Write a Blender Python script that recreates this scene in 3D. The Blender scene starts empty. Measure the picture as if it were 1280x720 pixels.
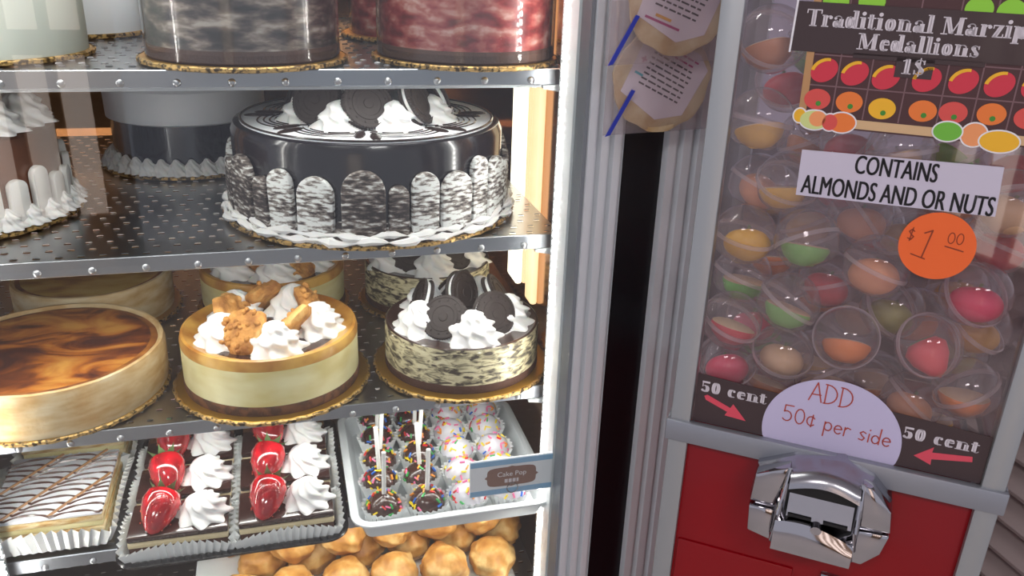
import bpy, bmesh, math, random
from mathutils import Matrix, Vector
random.seed(7)
PI = math.pi
SC = bpy.context.scene
COL = SC.collection

# ------------------------------------------------------------------ camera
cam_d = bpy.data.cameras.new('camera'); cam = bpy.data.objects.new('camera', cam_d); COL.objects.link(cam)
F, P, RO, AC = 1050.0, math.radians(22.4), math.radians(-2.04), math.radians(15.77)
cam_d.sensor_width = 36; cam_d.lens = F / 1280 * 36; cam_d.clip_start = 0.01
fwd = Vector((0, math.cos(P), -math.sin(P))); rgt = Vector((1, 0, 0)); dwn = fwd.cross(rgt)
r2 = math.cos(RO) * rgt + math.sin(RO) * dwn; d2 = -math.sin(RO) * rgt + math.cos(RO) * dwn
rot = Matrix.Rotation(-AC, 3, 'Z')
r2, d2, f2 = rot @ r2, rot @ d2, rot @ fwd
mw = Matrix((( r2.x, -d2.x, -f2.x, 0), (r2.y, -d2.y, -f2.y, 0), (r2.z, -d2.z, -f2.z, 1.45), (0, 0, 0, 1)))
cam.matrix_world = mw
SC.camera = cam

# ------------------------------------------------------------------ world, exposure, room lights
w = bpy.data.worlds.new('world'); SC.world = w; w.use_nodes = True
w.node_tree.nodes['Background'].inputs[0].default_value = (0.80, 0.80, 0.92, 1)
w.node_tree.nodes['Background'].inputs[1].default_value = 0.66
vs = SC.view_settings
vs.view_transform = 'Standard'; vs.look = 'None'; vs.gamma = 1.0; vs.use_curve_mapping = False; vs.exposure = 0.0
SC.cycles.use_denoising = True
SC.cycles.max_bounces = 10; SC.cycles.transparent_max_bounces = 40
SC.cycles.transmission_bounces = 8; SC.cycles.sample_clamp_indirect = 6.0
SC.cycles.caustics_reflective = False; SC.cycles.caustics_refractive = False

def area(name, loc, size, power, col, tilt=0.0):
    d = bpy.data.lights.new(name, 'AREA'); d.shape = 'RECTANGLE'; d.size, d.size_y = size
    d.energy = power; d.color = col
    o = bpy.data.objects.new(name, d); COL.objects.link(o); o.location = loc
    o.rotation_euler = (tilt, 0, 0)      # tilt > 0 turns the beam from straight down towards +Y
    return o
CEIL_LAMPS = [(-0.95, -0.9, 2.68), (0.15, -1.5, 2.68)]
for k, p in enumerate(CEIL_LAMPS):
    area('ceiling_lamp_light', (p[0], p[1], 2.655), (0.55, 0.28), 11, (1.0, 0.96, 0.97))
# case lighting: warm white strip under the case roof and one on each front corner
CASE_LIGHT = 0.5
area('case_roof_light', (-0.02, 0.70, 1.70), (0.46, 0.04), 5 * CASE_LIGHT, (1.0, 0.97, 0.93), 0.25)
SHELF_Z = (1.347, 1.194, 1.031, 0.900, 0.768)
for z_, pw in zip(SHELF_Z, (0.55, 0.85, 0.8, 0.9)):      # unseen lights added under the shelves' front edges to brighten the case
    area('added_shelf_light', (-0.01, 0.737, z_ - 0.0170), (0.47, 0.010), pw * CASE_LIGHT, (1.0, 0.97, 0.93), 0.12)

# ------------------------------------------------------------------ materials
def lin(c):
    if isinstance(c, str):
        c = tuple(int(c[i:i + 2], 16) / 255 for i in (0, 2, 4))
    return tuple((x / 12.92 if x <= 0.04045 else ((x + 0.055) / 1.055) ** 2.4) for x in c) + (1,)
MATS = {}
def mat(name, col, rough=0.5, metal=0.0, coat=0.0, spec=0.5, sss=0.0, emit=None, estr=0.0, noise=None, bump=None, ramp=None):
    """noise=(scale, detail, (sx,sy,sz)); ramp=[(pos,hex)..]; bump=(scale, strength, dist)"""
    m = bpy.data.materials.new(name); m.use_nodes = True; MATS[name] = m
    nt = m.node_tree; b = nt.nodes['Principled BSDF']
    b.inputs['Base Color'].default_value = lin(col)
    b.inputs['Roughness'].default_value = rough; b.inputs['Metallic'].default_value = metal
    b.inputs['Coat Weight'].default_value = coat; b.inputs['Coat Roughness'].default_value = 0.06
    b.inputs['Specular IOR Level'].default_value = spec
    if sss:
        b.inputs['Subsurface Weight'].default_value = sss; b.inputs['Subsurface Radius'].default_value = (0.006, 0.004, 0.003)
    if emit:
        b.inputs['Emission Color'].default_value = lin(emit); b.inputs['Emission Strength'].default_value = estr
    tc = mp = None
    if noise or bump:
        tc = nt.nodes.new('ShaderNodeTexCoord')
    if noise:
        mp = nt.nodes.new('ShaderNodeMapping'); mp.inputs['Scale'].default_value = noise[2] if len(noise) > 2 else (1, 1, 1)
        nt.links.new(tc.outputs['Object'], mp.inputs[0])
        n = nt.nodes.new('ShaderNodeTexNoise'); n.inputs['Scale'].default_value = noise[0]; n.inputs['Detail'].default_value = noise[1]
        if len(noise) > 3: n.inputs['Distortion'].default_value = noise[3]
        nt.links.new(mp.outputs[0], n.inputs['Vector'])
        r = nt.nodes.new('ShaderNodeValToRGB'); e = r.color_ramp.elements
        while len(e) < len(ramp): e.new(0.5)
        for i, (pos, c) in enumerate(ramp):
            e[i].position = pos; e[i].color = lin(c)
        nt.links.new(n.outputs[0], r.inputs[0]); nt.links.new(r.outputs[0], b.inputs['Base Color'])
    if bump:
        n2 = nt.nodes.new('ShaderNodeTexNoise'); n2.inputs['Scale'].default_value = bump[0]; n2.inputs['Detail'].default_value = 3
        nt.links.new(tc.outputs['Object'], n2.inputs['Vector'])
        bp = nt.nodes.new('ShaderNodeBump'); bp.inputs['Strength'].default_value = bump[1]; bp.inputs['Distance'].default_value = bump[2]
        nt.links.new(n2.outputs[0], bp.inputs['Height']); nt.links.new(bp.outputs[0], b.inputs['Normal'])
    return m
def clear(name, tint=(1, 1, 1), rough=0.03, ior=1.45, haze=0.0, hazecol='ffffff', gain=1.0):
    """thin clear sheet: transparent plus Fresnel gloss, plus a little diffuse haze"""
    m = bpy.data.materials.new(name); m.use_nodes = True; MATS[name] = m
    nt = m.node_tree; nt.nodes.clear(); N = nt.nodes.new; L = nt.links.new
    out = N('ShaderNodeOutputMaterial'); tr = N('ShaderNodeBsdfTransparent'); tr.inputs[0].default_value = (*tint, 1)
    gl = N('ShaderNodeBsdfGlossy'); gl.inputs['Roughness'].default_value = rough
    fr = N('ShaderNodeFresnel'); ge = N('ShaderNodeNewGeometry')       # same reflectance from either side of the thin sheet
    mr_ = N('ShaderNodeMapRange'); mr_.inputs['To Min'].default_value = ior; mr_.inputs['To Max'].default_value = 1 / ior
    L(ge.outputs['Backfacing'], mr_.inputs['Value']); L(mr_.outputs[0], fr.inputs[0])
    mu = N('ShaderNodeMath'); mu.operation = 'MULTIPLY'; mu.inputs[1].default_value = gain; mu.use_clamp = True
    L(fr.outputs[0], mu.inputs[0])
    mx = N('ShaderNodeMixShader'); L(mu.outputs[0], mx.inputs[0])
    base = tr.outputs[0]
    if haze:
        d0 = N('ShaderNodeBsdfDiffuse'); d0.inputs[0].default_value = lin(hazecol)
        t0 = N('ShaderNodeBsdfTranslucent'); t0.inputs[0].default_value = lin(hazecol)
        df = N('ShaderNodeMixShader'); df.inputs[0].default_value = 0.5; L(d0.outputs[0], df.inputs[1]); L(t0.outputs[0], df.inputs[2])
        m2 = N('ShaderNodeMixShader'); m2.inputs[0].default_value = haze
        L(tr.outputs[0], m2.inputs[1]); L(df.outputs[0], m2.inputs[2]); base = m2.outputs[0]
    L(base, mx.inputs[1]); L(gl.outputs[0], mx.inputs[2]); L(mx.outputs[0], out.inputs[0])
    return m

mat('steel', 'b4b6ba', 0.28, 1.0, bump=(220, 0.08, 0.001))
mat('slot_lip', 'e4e6ea', 0.3, 0.2)  # near-white: the highlights on the slot rims are put into the colour
mat('steel_lip', '9b9fa6', 0.32, 1.0)
mat('aluminium', 'b9bcc0', 0.30, 1.0)
mat('post_aluminium', 'e6ebef', 0.28, 0.30)
mat('aluminium_dull', 'a9abae', 0.42, 0.85)
mat('bronze_mirror', 'c08a5c', 0.12, 0.92)
mat('gap_black', '05050a', 0.35)
mat('rubber', '7c8288', 0.5)
mat('pale_plastic', 'dfe4e8', 0.3, coat=0.4)
mat('led', 'ffffff', 0.4, emit='fff8f2', estr=75)
mat('mirrored_glow_warm', 'ffffff', 0.4, emit='fff0d4', estr=2.6)
mat('mirrored_glow_soft', 'ffffff', 0.4, emit='ffd49a', estr=1.3)
clear('glass', (0.965, 0.985, 0.975), 0.0, 1.5)
clear('machine_glass', (0.97, 0.95, 0.96), 0.02, 1.5, 0.05, 'e4d4da', 1.2)  # pinkish haze puts the room's reflection into the pane's colour
clear('capsule_clear', (0.98, 0.975, 0.98), 0.045, 1.45, 0.075, 'fff4f8', 1.7)
clear('capsule_rim', (0.95, 0.94, 0.95), 0.10, 1.45, 0.42, 'fff4f8', 1.5)
clear('capsule_cup', (0.96, 0.95, 0.96), 0.08, 1.42, 0.17, 'e8e0e6', 1.0)
clear('bag_film', (0.97, 0.96, 0.97), 0.12, 1.42, 0.24, 'd8ccd0', 1.4)
clear('acetate', (0.96, 0.96, 0.96), 0.10, 1.45, 0.03, 'ffffff', 1.6)
mat('gold_board', 'c79a3e', 0.34, 0.85, bump=(300, 0.12, 0.001))
mat('gold_edge', 'a8803c', 0.45, 0.6, noise=(260, 2, (1, 1, 1)), ramp=[(0.40, '3b2c14'), (0.55, 'c9a566')])
mat('cream', 'f4f3f2', 0.55, sss=0.15)
mat('white_icing', 'eceef4', 0.42, sss=0.1, coat=0.15)
mat('pale_green_icing', 'dfe6dc', 0.5, sss=0.1, coat=0.1)
mat('choc_glaze', '1b171d', 0.20, coat=0.35)
mat('navy_glaze', '191c2c', 0.22, coat=0.6)
mat('ganache', '3a2420', 0.18, coat=0.7)
mat('choc_cake', '4b2e22', 0.8, bump=(400, 0.4, 0.002))
mat('red_choc_body', '5a352c', 0.3, coat=0.4, noise=(14, 3), ramp=[(0.3, '3c2a2a'), (0.6, '6d4434')])
mat('wafer', '2b211f', 0.62, bump=(500, 0.35, 0.001))
mat('drizzle', '2a1d1b', 0.25, coat=0.3)
mat('crumb_side', '3a3030', 0.75, noise=(90, 8, (1, 1, 3)), ramp=[(0.44, '2b2222'), (0.52, '6e625a'), (0.60, 'e4e2de')])
mat('finger', 'd8d6d4', 0.7, noise=(130, 9, (0.8, 0.8, 2.6)), ramp=[(0.38, '3a302e'), (0.47, '9d958e'), (0.55, 'eef0ee')])
mat('finger_dark', '8d857e', 0.7, noise=(130, 9, (0.8, 0.8, 2.6)), ramp=[(0.44, '2e2524'), (0.55, '766b64'), (0.66, 'dfdfdb')])
mat('white_finger', 'f0efec', 0.6, sss=0.1)
mat('cookie_tall', '3b3230', 0.32, coat=0.5, noise=(62, 9, (0.6, 0.6, 1.8)), ramp=[(0.36, '1c1618'), (0.46, '4a3f3c'), (0.55, '85766c'), (0.66, 'c9bfb4')])
mat('red_velvet', '8e2b2c', 0.34, coat=0.45, noise=(70, 8, (0.7, 0.7, 1.5)), ramp=[(0.34, '6a1a1e'), (0.46, '983236'), (0.56, 'b8665e'), (0.68, 'dbb0a6')])
mat('burnt_top', 'a5622c', 0.3, coat=0.35, noise=(22, 8, (0.7, 1.25, 1), 1.2), ramp=[(0.36, '4a2622'), (0.45, '7d4222'), (0.53, 'b96c2a'), (0.66, 'd89a48')])
mat('pale_top', 'cf9e4e', 0.35, coat=0.3, noise=(24, 5, (0.7, 1.6, 1)), ramp=[(0.34, '8d5a26'), (0.48, 'c9a04c'), (0.62, 'd8bc6c')])
mat('burnt_ring', '8a4e22', 0.45, noise=(40, 4), ramp=[(0.35, '6f3a1c'), (0.65, 'b37434')])
mat('cheese_crust', 'd9b987', 0.7, noise=(30, 4, (1, 1, 3)), ramp=[(0.35, 'c79f66'), (0.55, 'dcc193'), (0.7, 'e6d3ae')], bump=(160, 0.25, 0.002))
mat('cheese_side', 'e9dca0', 0.45, sss=0.1, noise=(22, 4, (1, 1, 2)), ramp=[(0.35, 'dfcf8c'), (0.65, 'f0e8b8')])
mat('cheese_rim', 'c98f3a', 0.4, coat=0.25, noise=(30, 4), ramp=[(0.35, 'a96a24'), (0.65, 'dfae55')])
mat('brown_base', '5d3a22', 0.75, noise=(120, 4), ramp=[(0.4, '472a18'), (0.6, '75492a')])
mat('marble_side', 'cbbf96', 0.5, noise=(95, 9, (0.8, 0.8, 2.4), 0.8), ramp=[(0.40, '4a423a'), (0.48, 'a2997c'), (0.56, 'ddd3ac'), (0.75, 'ece6c8')])
mat('choc_rim', '3d2822', 0.3, coat=0.4)
mat('biscuit', 'c38a42', 0.75, noise=(70, 6), ramp=[(0.35, '96602a'), (0.55, 'c98f48'), (0.72, 'dfb472')], bump=(180, 0.6, 0.004))
mat('strawberry', 'b01020', 0.14, coat=0.8, noise=(60, 3), ramp=[(0.4, '8c0a16'), (0.6, 'cf1826')])
mat('seed', 'b8402c', 0.4)
mat('leaf', '5d7a4a', 0.6)
mat('sponge', 'd9c9a4', 0.85, bump=(300, 0.5, 0.002))
mat('paper_cup', 'eef0f0', 0.6, sss=0.05)
mat('pastry', 'dcc08a', 0.75, noise=(60, 5, (1, 1, 4)), ramp=[(0.4, 'c39a5c'), (0.6, 'e9d8ac')], bump=(120, 0.6, 0.003))
mat('feather', '4a2a1e', 0.3, coat=0.3)
mat('feather_drag', 'a87a4e', 0.4)
mat('tray_black', '15161b', 0.22, coat=0.4)
mat('tray_white', 'dfe3e6', 0.28, coat=0.3)
mat('pop_choc', '402620', 0.22, coat=0.5)
mat('pop_white', 'd6d4dc', 0.3, coat=0.3, sss=0.05)
mat('stick', 'f3f3f0', 0.4)
for n_, c_ in dict(sp_yellow='f4d726', sp_pink='f07aa8', sp_blue='2f6fd0', sp_green='3fae5a', sp_red='d8312f', sp_orange='f29a3a').items(): mat(n_, c_, 0.4)
mat('puff', 'd9a24f', 0.5, noise=(45, 5, (1, 1, 1)), ramp=[(0.34, '9c6428'), (0.5, 'c08a44'), (0.66, 'dcb878')], bump=(90, 0.35, 0.004))
mat('tag_white', 'e4e6ec', 0.35, coat=0.5)
mat('tag_blue', '8db4d6', 0.4)
mat('tag_brown', '8a6a60', 0.5)
mat('print_white', 'e9e6ea', 0.5)
mat('post_metal', 'a7aaac', 0.40, 0.75)
mat('bar_metal', '9b9ea6', 0.42, 0.7)
mat('red_paint', '84000b', 0.30, coat=0.15, spec=0.3)
mat('chrome', 'b4b2b6', 0.07, 1.0)
mat('chrome_brushed', 'aaaab0', 0.24, 1.0)
mat('dark_slot', '0a0a0c', 0.5)
mat('sign_dark', '3c2c2e', 0.4, coat=0.15)
mat('sign_white', 'c9c2d2', 0.5)
mat('sign_lilac', 'c2bad8', 0.5)
mat('sign_orange', 'f0682a', 0.45)
mat('sign_grid', '4a2c2e', 0.5)
mat('grid_line', '7a5c60', 0.5)
mat('wood_print', 'b98c5e', 0.5); mat('wood_print_light', 'd3b084', 0.5)
mat('arrow_red', 'd84a5c', 0.5); mat('ink_red', 'b4483c', 0.5); mat('ink_brown', '8c3418', 0.5); mat('ink_black', '2c2a2e', 0.5); mat('ink_light', 'd8d0d6', 0.5)
for n_, c_ in dict(f_red='cf3346', f_red2='d8504a', f_orange='ea7b34', f_yellow='f0b528', f_green='6fb83c', f_stem='3f8a30', f_peach='ef9a62', f_pale='cfd88c', f_lime='8fd03c').items(): mat(n_, c_, 0.5)
for n_, c_ in dict(mz_orange='f88a24', mz_peach='f8ac74', mz_red='d82c38', mz_pink='f83c68', mz_yellow='f6c030', mz_gold='d8a038', mz_lime='64c63a', mz_green='84cc58', mz_brown='c47a3c', mz_tan='e2bc8c', mz_olive='98983c', mz_straw='f04c54').items(): mat(n_, c_, 0.45, sss=0.05)
mat('mz_cream', 'e6c79c', 0.55)
mat('flatbread', 'd8c29a', 0.8, noise=(40, 4), ramp=[(0.35, 'bd9c6c'), (0.6, 'dccaa4')])
mat('label_paper', 'ddd2da', 0.6)
mat('bag_blue', '2c3aa8', 0.4)
mat('wall_paint', 'd2cbdc', 0.8, bump=(40, 0.05, 0.002)); mat('floor_tile', 'c4bdb8', 0.4); mat('ceiling_paint', 'd9d6d8', 0.9)
mat('louver', 'b5a6a4', 0.45); mat('case_body', '8c8e92', 0.4, 0.4)
mat('lamp_diffuser', 'ffffff', 0.5, emit='fff6f4', estr=10)
mat('bin_white', 'd5d0dc', 0.5); mat('wire_black', '15151a', 0.4)
mat('teal', '46a8b4', 0.5); mat('magenta', 'a8266e', 0.5); mat('amber', 'd89a28', 0.5)

# ------------------------------------------------------------------ mesh builder
class MB:
    def __init__(s): s.v = []; s.f = []; s.m = []; s.M = Matrix.Identity(4); s.cur = 0
    def add(s, vs_, fs):
        o = len(s.v)
        s.v += [s.M @ Vector(p) for p in vs_]
        s.f += [tuple(i + o for i in f) for f in fs]; s.m += [s.cur] * len(fs)
        return s
    def box(s, x0, x1, y0, y1, z0, z1):
        return s.add([(x0, y0, z0), (x1, y0, z0), (x1, y1, z0), (x0, y1, z0), (x0, y0, z1), (x1, y0, z1), (x1, y1, z1), (x0, y1, z1)],
                     [(3, 2, 1, 0), (4, 5, 6, 7), (0, 1, 5, 4), (1, 2, 6, 5), (2, 3, 7, 6), (3, 0, 4, 7)])
    def grid(s, fn, nu, nv, cu=False, cv=False):
        vs_ = [fn(i / (nu if cu else nu - 1), j / (nv if cv else nv - 1)) for j in range(nv) for i in range(nu)]
        fs = []
        for j in range(nv if cv else nv - 1):
            for i in range(nu if cu else nu - 1):
                i2 = (i + 1) % nu; j2 = (j + 1) % nv
                fs.append((j * nu + i, j * nu + i2, j2 * nu + i2, j2 * nu + i))
        return s.add(vs_, fs)
    def lathe(s, prof, n=64, rf=None, c=(0, 0, 0)):
        vs_, fs, rings = [], [], []
        for k, (r, z) in enumerate(prof):
            if r < 1e-6:
                rings.append([len(vs_)]); vs_.append((c[0], c[1], c[2] + z))
            else:
                st = len(vs_)
                for i in range(n):
                    t = 2 * PI * i / n; q = r * (rf(t, k) if rf else 1)
                    vs_.append((c[0] + q * math.cos(t), c[1] + q * math.sin(t), c[2] + z))
                rings.append(list(range(st, st + n)))
        for a, b in zip(rings, rings[1:]):
            if len(a) == 1 and len(b) == 1: continue
            for i in range(n):
                j = (i + 1) % n
                if len(a) == 1: fs.append((a[0], b[j], b[i]))
                elif len(b) == 1: fs.append((a[i], a[j], b[0]))
                else: fs.append((a[i], a[j], b[j], b[i]))
        return s.add(vs_, fs)
    def tube(s, path, r, n=6, caps=True):
        path = [Vector(p) for p in path]; vs_, fs = [], []
        up = Vector((0, 0, 1))
        for k, p in enumerate(path):
            t = (path[min(k + 1, len(path) - 1)] - path[max(k - 1, 0)]).normalized()
            a = t.cross(up)
            if a.length < 1e-3: a = t.cross(Vector((1, 0, 0)))
            a.normalize(); b = t.cross(a)
            rr = r[k] if isinstance(r, (list, tuple)) else r
            for i in range(n):
                an = 2 * PI * i / n; vs_.append(p + rr * (math.cos(an) * a + math.sin(an) * b))
        for k in range(len(path) - 1):
            for i in range(n):
                j = (i + 1) % n; fs.append((k * n + i, k * n + j, (k + 1) * n + j, (k + 1) * n + i))
        if caps: fs += [tuple(range(n))[::-1], tuple(range((len(path) - 1) * n, len(path) * n))]
        return s.add(vs_, fs)
    def ball(s, c, r, nu=24, nv=14, df=None):
        r = r if isinstance(r, (list, tuple)) else (r, r, r)
        vs_, fs = [(c[0], c[1], c[2] - r[2] * (df(0, -1) if df else 1))], []
        for j in range(1, nv):
            ph = -PI / 2 + PI * j / nv
            for i in range(nu):
                t = 2 * PI * i / nu; k = df(t, math.sin(ph)) if df else 1
                vs_.append((c[0] + r[0] * k * math.cos(ph) * math.cos(t), c[1] + r[1] * k * math.cos(ph) * math.sin(t), c[2] + r[2] * k * math.sin(ph)))
        vs_.append((c[0], c[1], c[2] + r[2] * (df(0, 1) if df else 1)))
        T = len(vs_) - 1
        for i in range(nu):
            j = (i + 1) % nu
            fs.append((0, 1 + j, 1 + i)); fs.append((T, 1 + (nv - 2) * nu + i, 1 + (nv - 2) * nu + j))
            for q in range(nv - 2):
                a = 1 + q * nu; fs.append((a + i, a + j, a + nu + j, a + nu + i))
        return s.add(vs_, fs)
    def prism(s, poly, d0, d1, mp):
        """poly 2D extruded from depth d0 to d1; mp(a, b, d) -> xyz"""
        n = len(poly)
        vs_ = [mp(a, b, d0) for a, b in poly] + [mp(a, b, d1) for a, b in poly]
        fs = [tuple(range(n)), tuple(range(2 * n - 1, n - 1, -1))] + [(i, i + n, (i + 1) % n + n, (i + 1) % n) for i in range(n)]
        return s.add(vs_, fs)
    def mesh(s, name, mats, angle=35, bevel=0, segs=2):
        me = bpy.data.meshes.new(name); me.from_pydata([tuple(p) for p in s.v], [], s.f)
        if isinstance(mats, str): mats = [mats]
        for m_ in mats: me.materials.append(MATS[m_])
        me.polygons.foreach_set('material_index', s.m)
        bm = bmesh.new(); bm.from_mesh(me)
        if bevel: bmesh.ops.bevel(bm, geom=list(bm.edges), offset=bevel, segments=segs, affect='EDGES', profile=0.5, clamp_overlap=True)
        bmesh.ops.recalc_face_normals(bm, faces=list(bm.faces))
        bm.to_mesh(me); bm.free()
        me.polygons.foreach_set('use_smooth', [True] * len(me.polygons))
        me.set_sharp_from_angle(angle=math.radians(angle))
        return me
    def build(s, name, mats, parent=None, **k):
        o = bpy.data.objects.new(name, s.mesh(name, mats, **k)); COL.objects.link(o)
        if parent is not None: o.parent = parent
        return o
def tag(o, label=None, cat=None, group=None, kind=None):
    if label: o['label'] = label
    if cat: o['category'] = cat
    if group: o['group'] = group
    if kind: o['kind'] = kind
    return o
def thing(name, loc, label, cat, rz=0, group=None):
    o = bpy.data.objects.new(name, None); COL.objects.link(o); o.location = loc; o.rotation_euler = (0, 0, rz); o.empty_display_size = 0.02
    return tag(o, label, cat, group)
def copy_tree(o, parent=None):
    c = o.copy(); COL.objects.link(c)
    c.parent = parent
    for ch in o.children: copy_tree(ch, c)
    return c
def place(me, name, parent, M=None):
    o = bpy.data.objects.new(name, me); COL.objects.link(o); o.parent = parent
    if M is not None: o.matrix_local = M
    return o
T_ = Matrix.Translation
def R_(a, ax): return Matrix.Rotation(math.radians(a), 4, ax)
def box_part(name, m_, parent, *b, bevel=0.0, **k): return MB().box(*b).build(name, m_, parent, bevel=bevel, **k)

# ------------------------------------------------------------------ the room
box_part('floor', 'floor_tile', None, -3, 3.5, -3, 3, -0.05, 0)['kind'] = 'structure'
box_part('wall_back', 'wall_paint', None, -3, 3.5, 2.4, 2.5, 0, 2.72)['kind'] = 'structure'
box_part('ceiling', 'ceiling_paint', None, -3, 3.5, -3, 2.5, 2.72, 2.78)['kind'] = 'structure'
for k, p in enumerate(CEIL_LAMPS):
    t = thing('ceiling_light', (p[0], p[1], 2.66), ['white rectangular ceiling light panel to the left of the shop', 'white rectangular ceiling light panel nearest the middle of the shop'][k], 'ceiling light', group='ceiling lights')
    box_part('housing', 'pale_plastic', t, -0.32, 0.32, -0.18, 0.18, 0.01, 0.06)
    box_part('diffuser', 'lamp_diffuser', t, -0.29, 0.29, -0.15, 0.15, 0.0, 0.012)

# added, unseen door; its glowing panes make the streaks reflected in the case glass
mat('door_wood', 'a8805c', 0.5); mat('added_glow_pane', 'ffffff', 0.2, emit='ffe6d4', estr=1.9)
door = MB()
for x0, x1 in ((-1.50, -1.40), (-1.30, -1.24), (-1.12, -1.06), (-0.94, -0.90), (-0.78, -0.66)): door.box(x0, x1, -2.72, -2.66, 0, 2.2)
door.box(-1.50, -0.66, -2.72, -2.66, 0, 0.25); door.box(-1.50, -0.66, -2.72, -2.66, 2.05, 2.2); door.box(-1.50, -0.66, -2.715, -2.665, 0.95, 1.05)
dO = door.build('added_door_1', 'door_wood'); dO['kind'] = 'structure'
for x0, x1 in ((-1.40, -1.30), (-1.24, -1.12), (-1.06, -0.94), (-0.90, -0.78)):
    box_part('pane', 'added_glow_pane', dO, x0, x1, -2.70, -2.69, 0.25, 2.05)
# ------------------------------------------------------------------ display case
S1, S2, S3, S4, S5 = SHELF_Z
FY = 0.72            # front edge of the shelves
case = thing('display_case', (0, 0, 0), 'refrigerated glass bakery display case with perforated steel shelves full of cakes', 'display case')
box_part('base_cabinet', 'case_body', case, -0.75, 0.355, 0.64, 1.26, 0.0, 0.60, bevel=0.004)
box_part('case_floor', 'steel', case, -0.75, 0.262, 0.70, 1.24, 0.60, 0.62)
box_part('roof_panel', 'pale_plastic', case, -0.75, 0.355, 0.64, 1.26, 1.74, 1.85, bevel=0.004)
box_part('back_panel', 'bronze_mirror', case, -0.75, 0.262, 1.235, 1.26, 0.62, 1.74)
box_part('side_wall', 'bronze_mirror', case, 0.262, 0.27, 0.70, 1.26, 0.60, 1.74)
for x0 in (-0.42, -0.10):
    box_part('door_stile', 'aluminium_dull', case, x0 - 0.02, x0 + 0.02, 1.215, 1.235, 0.62, 1.74, bevel=0.002)
box_part('front_glass', 'glass', case, -0.75, -0.306, 0.652, 0.656, 0.60, 1.74)
g = box_part('front_glass', 'glass', case, -0.2715, 0.236, 0.652, 0.656, 0.60, 1.74); tag(g, 'clear glass front pane')
# corner post with ribs, black fill coloured as the gap's darkness, outer post
def ribbed(name, x0, x1, y0, y1, ribs):
    pts = [(x0, y1), (x0, y0 + 0.004)]
    wv = (x1 - x0) / ribs
    for i in range(ribs):
        a = x0 + wv * i
        pts += [(a + wv * 0.10, y0), (a + wv * 0.62, y0), (a + wv * 0.74, y0 + 0.006), (a + wv * 0.94, y0 + 0.006)]
    pts += [(x1, y0 + 0.004), (x1, y1)]
    return MB().prism(pts, 0.60, 1.74, lambda a, b, d: (a, b, d)).build(name, 'post_aluminium', case, angle=25)
ribbed('corner_post', 0.2375, 0.271, 0.632, 0.70, 3)
ribbed('door_mullion', -0.306, -0.2715, 0.632, 0.70, 3)
ribbed('outer_post', 0.308, 0.349, 0.632, 0.70, 3)
box_part('black_gap_fill', 'gap_black', case, 0.271, 0.308, 0.640, 0.70, 0.60, 1.74)
box_part('gasket', 'rubber', case, 0.2345, 0.2375, 0.634, 0.656, 0.60, 1.74)
strip = box_part('led_strip', 'pale_plastic', case, 0.2335, 0.2375, 0.660, 0.70, 0.62, 1.74)
mb = MB(); z = 0.70
while z < 1.72:
    mb.box(0.2322, 0.2336, 0.6875, 0.6920, z, z + 0.0034); z += 0.0075
tag(mb.build('led', 'led', strip), kind='stuff')
strip = box_part('led_strip', 'aluminium_dull', case, -0.2715, -0.2675, 0.660, 0.70, 0.62, 1.74)
mb = MB(); z = 0.70
while z < 1.72:
    mb.box(-0.2676, -0.2662, 0.6875, 0.6920, z, z + 0.0034); z += 0.0075
tag(mb.build('led', 'led', strip), kind='stuff')
# slotted shelf standard
std = box_part('shelf_standard', 'aluminium', case, 0.256, 0.262, 0.735, 0.752, 0.62, 1.74)
mb = MB(); z = 0.64
while z < 1.73:
    mb.box(0.2552, 0.2562, 0.741, 0.746, z, z + 0.006); z += 0.014
tag(mb.build('slot', 'dark_slot', std), kind='stuff')
for y_, hw, mm in ((0.905, 0.020, 'mirrored_glow_warm'), (0.835, 0.013, 'mirrored_glow_soft')):  # glowing bars stand in for lights mirrored in the side wall
    lt = box_part('mirrored_glow', mm, case, 0.254, 0.262, y_ - hw, y_ + hw, 1.075, 1.70, bevel=0.003)
# shelves: perforated sheet, front lip, rivets, end bracket
def slot_sheet():
    mb = MB(); x0, x1, y0, y1 = -0.72, 0.250, FY, 1.21
    px, py = 0.0170, 0.0170
    nx, ny = int((x1 - x0) / px), int((y1 - y0) / py); px, py = (x1 - x0) / nx, (y1 - y0) / ny
    sl, sw = 0.0058, 0.0024
    for i in range(nx):
        for j in range(ny):
            a, b = x0 + i * px, y0 + j * py
            off = 0.003 * ((j % 2) * 2 - 1)
            cx, cy = a + px / 2 + off, b + py / 2
            X = [a, cx - sl / 2, cx + sl / 2, a + px]; Y = [b, cy - sw / 2, cy + sw / 2, b + py]
            vs_ = [(X[p], Y[q], 0) for q in range(4) for p in range(4)]
            fs = [(q * 4 + p, q * 4 + p + 1, q * 4 + p + 5, q * 4 + p + 4) for q in range(3) for p in range(3) if (p, q) != (1, 1)]
            mb.cur = 0; mb.add(vs_, fs)
            mb.cur = 1   # raised punched lip behind the slot
            mb.add([(X[1], Y[2], 0), (X[2], Y[2], 0), (X[2] - 0.0008, Y[2] - 0.001, 0.0013), (X[1] + 0.0008, Y[2] - 0.001, 0.0013), (X[1], Y[2] + 0.001, 0), (X[2], Y[2] + 0.001, 0)],
                   [(0, 1, 2, 3), (3, 2, 5, 4)])
    return mb.mesh('perforated_sheet', ['steel', 'slot_lip'], angle=20)
sheet_me = slot_sheet()
lip_mb = MB().box(-0.72, 0.250, FY - 0.0025, FY, -0.0125, 0.0015); lip_mb.box(-0.72, 0.250, FY, FY + 0.012, -0.0125, -0.0105)
lip_me = lip_mb.mesh('front_lip', 'steel_lip', bevel=0.0006, segs=1)
riv_me = MB().lathe([(0, 0.0022), (0.0018, 0.002), (0.003, 0.001), (0.0034, 0)], 10).mesh('rivet', 'steel')
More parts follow.
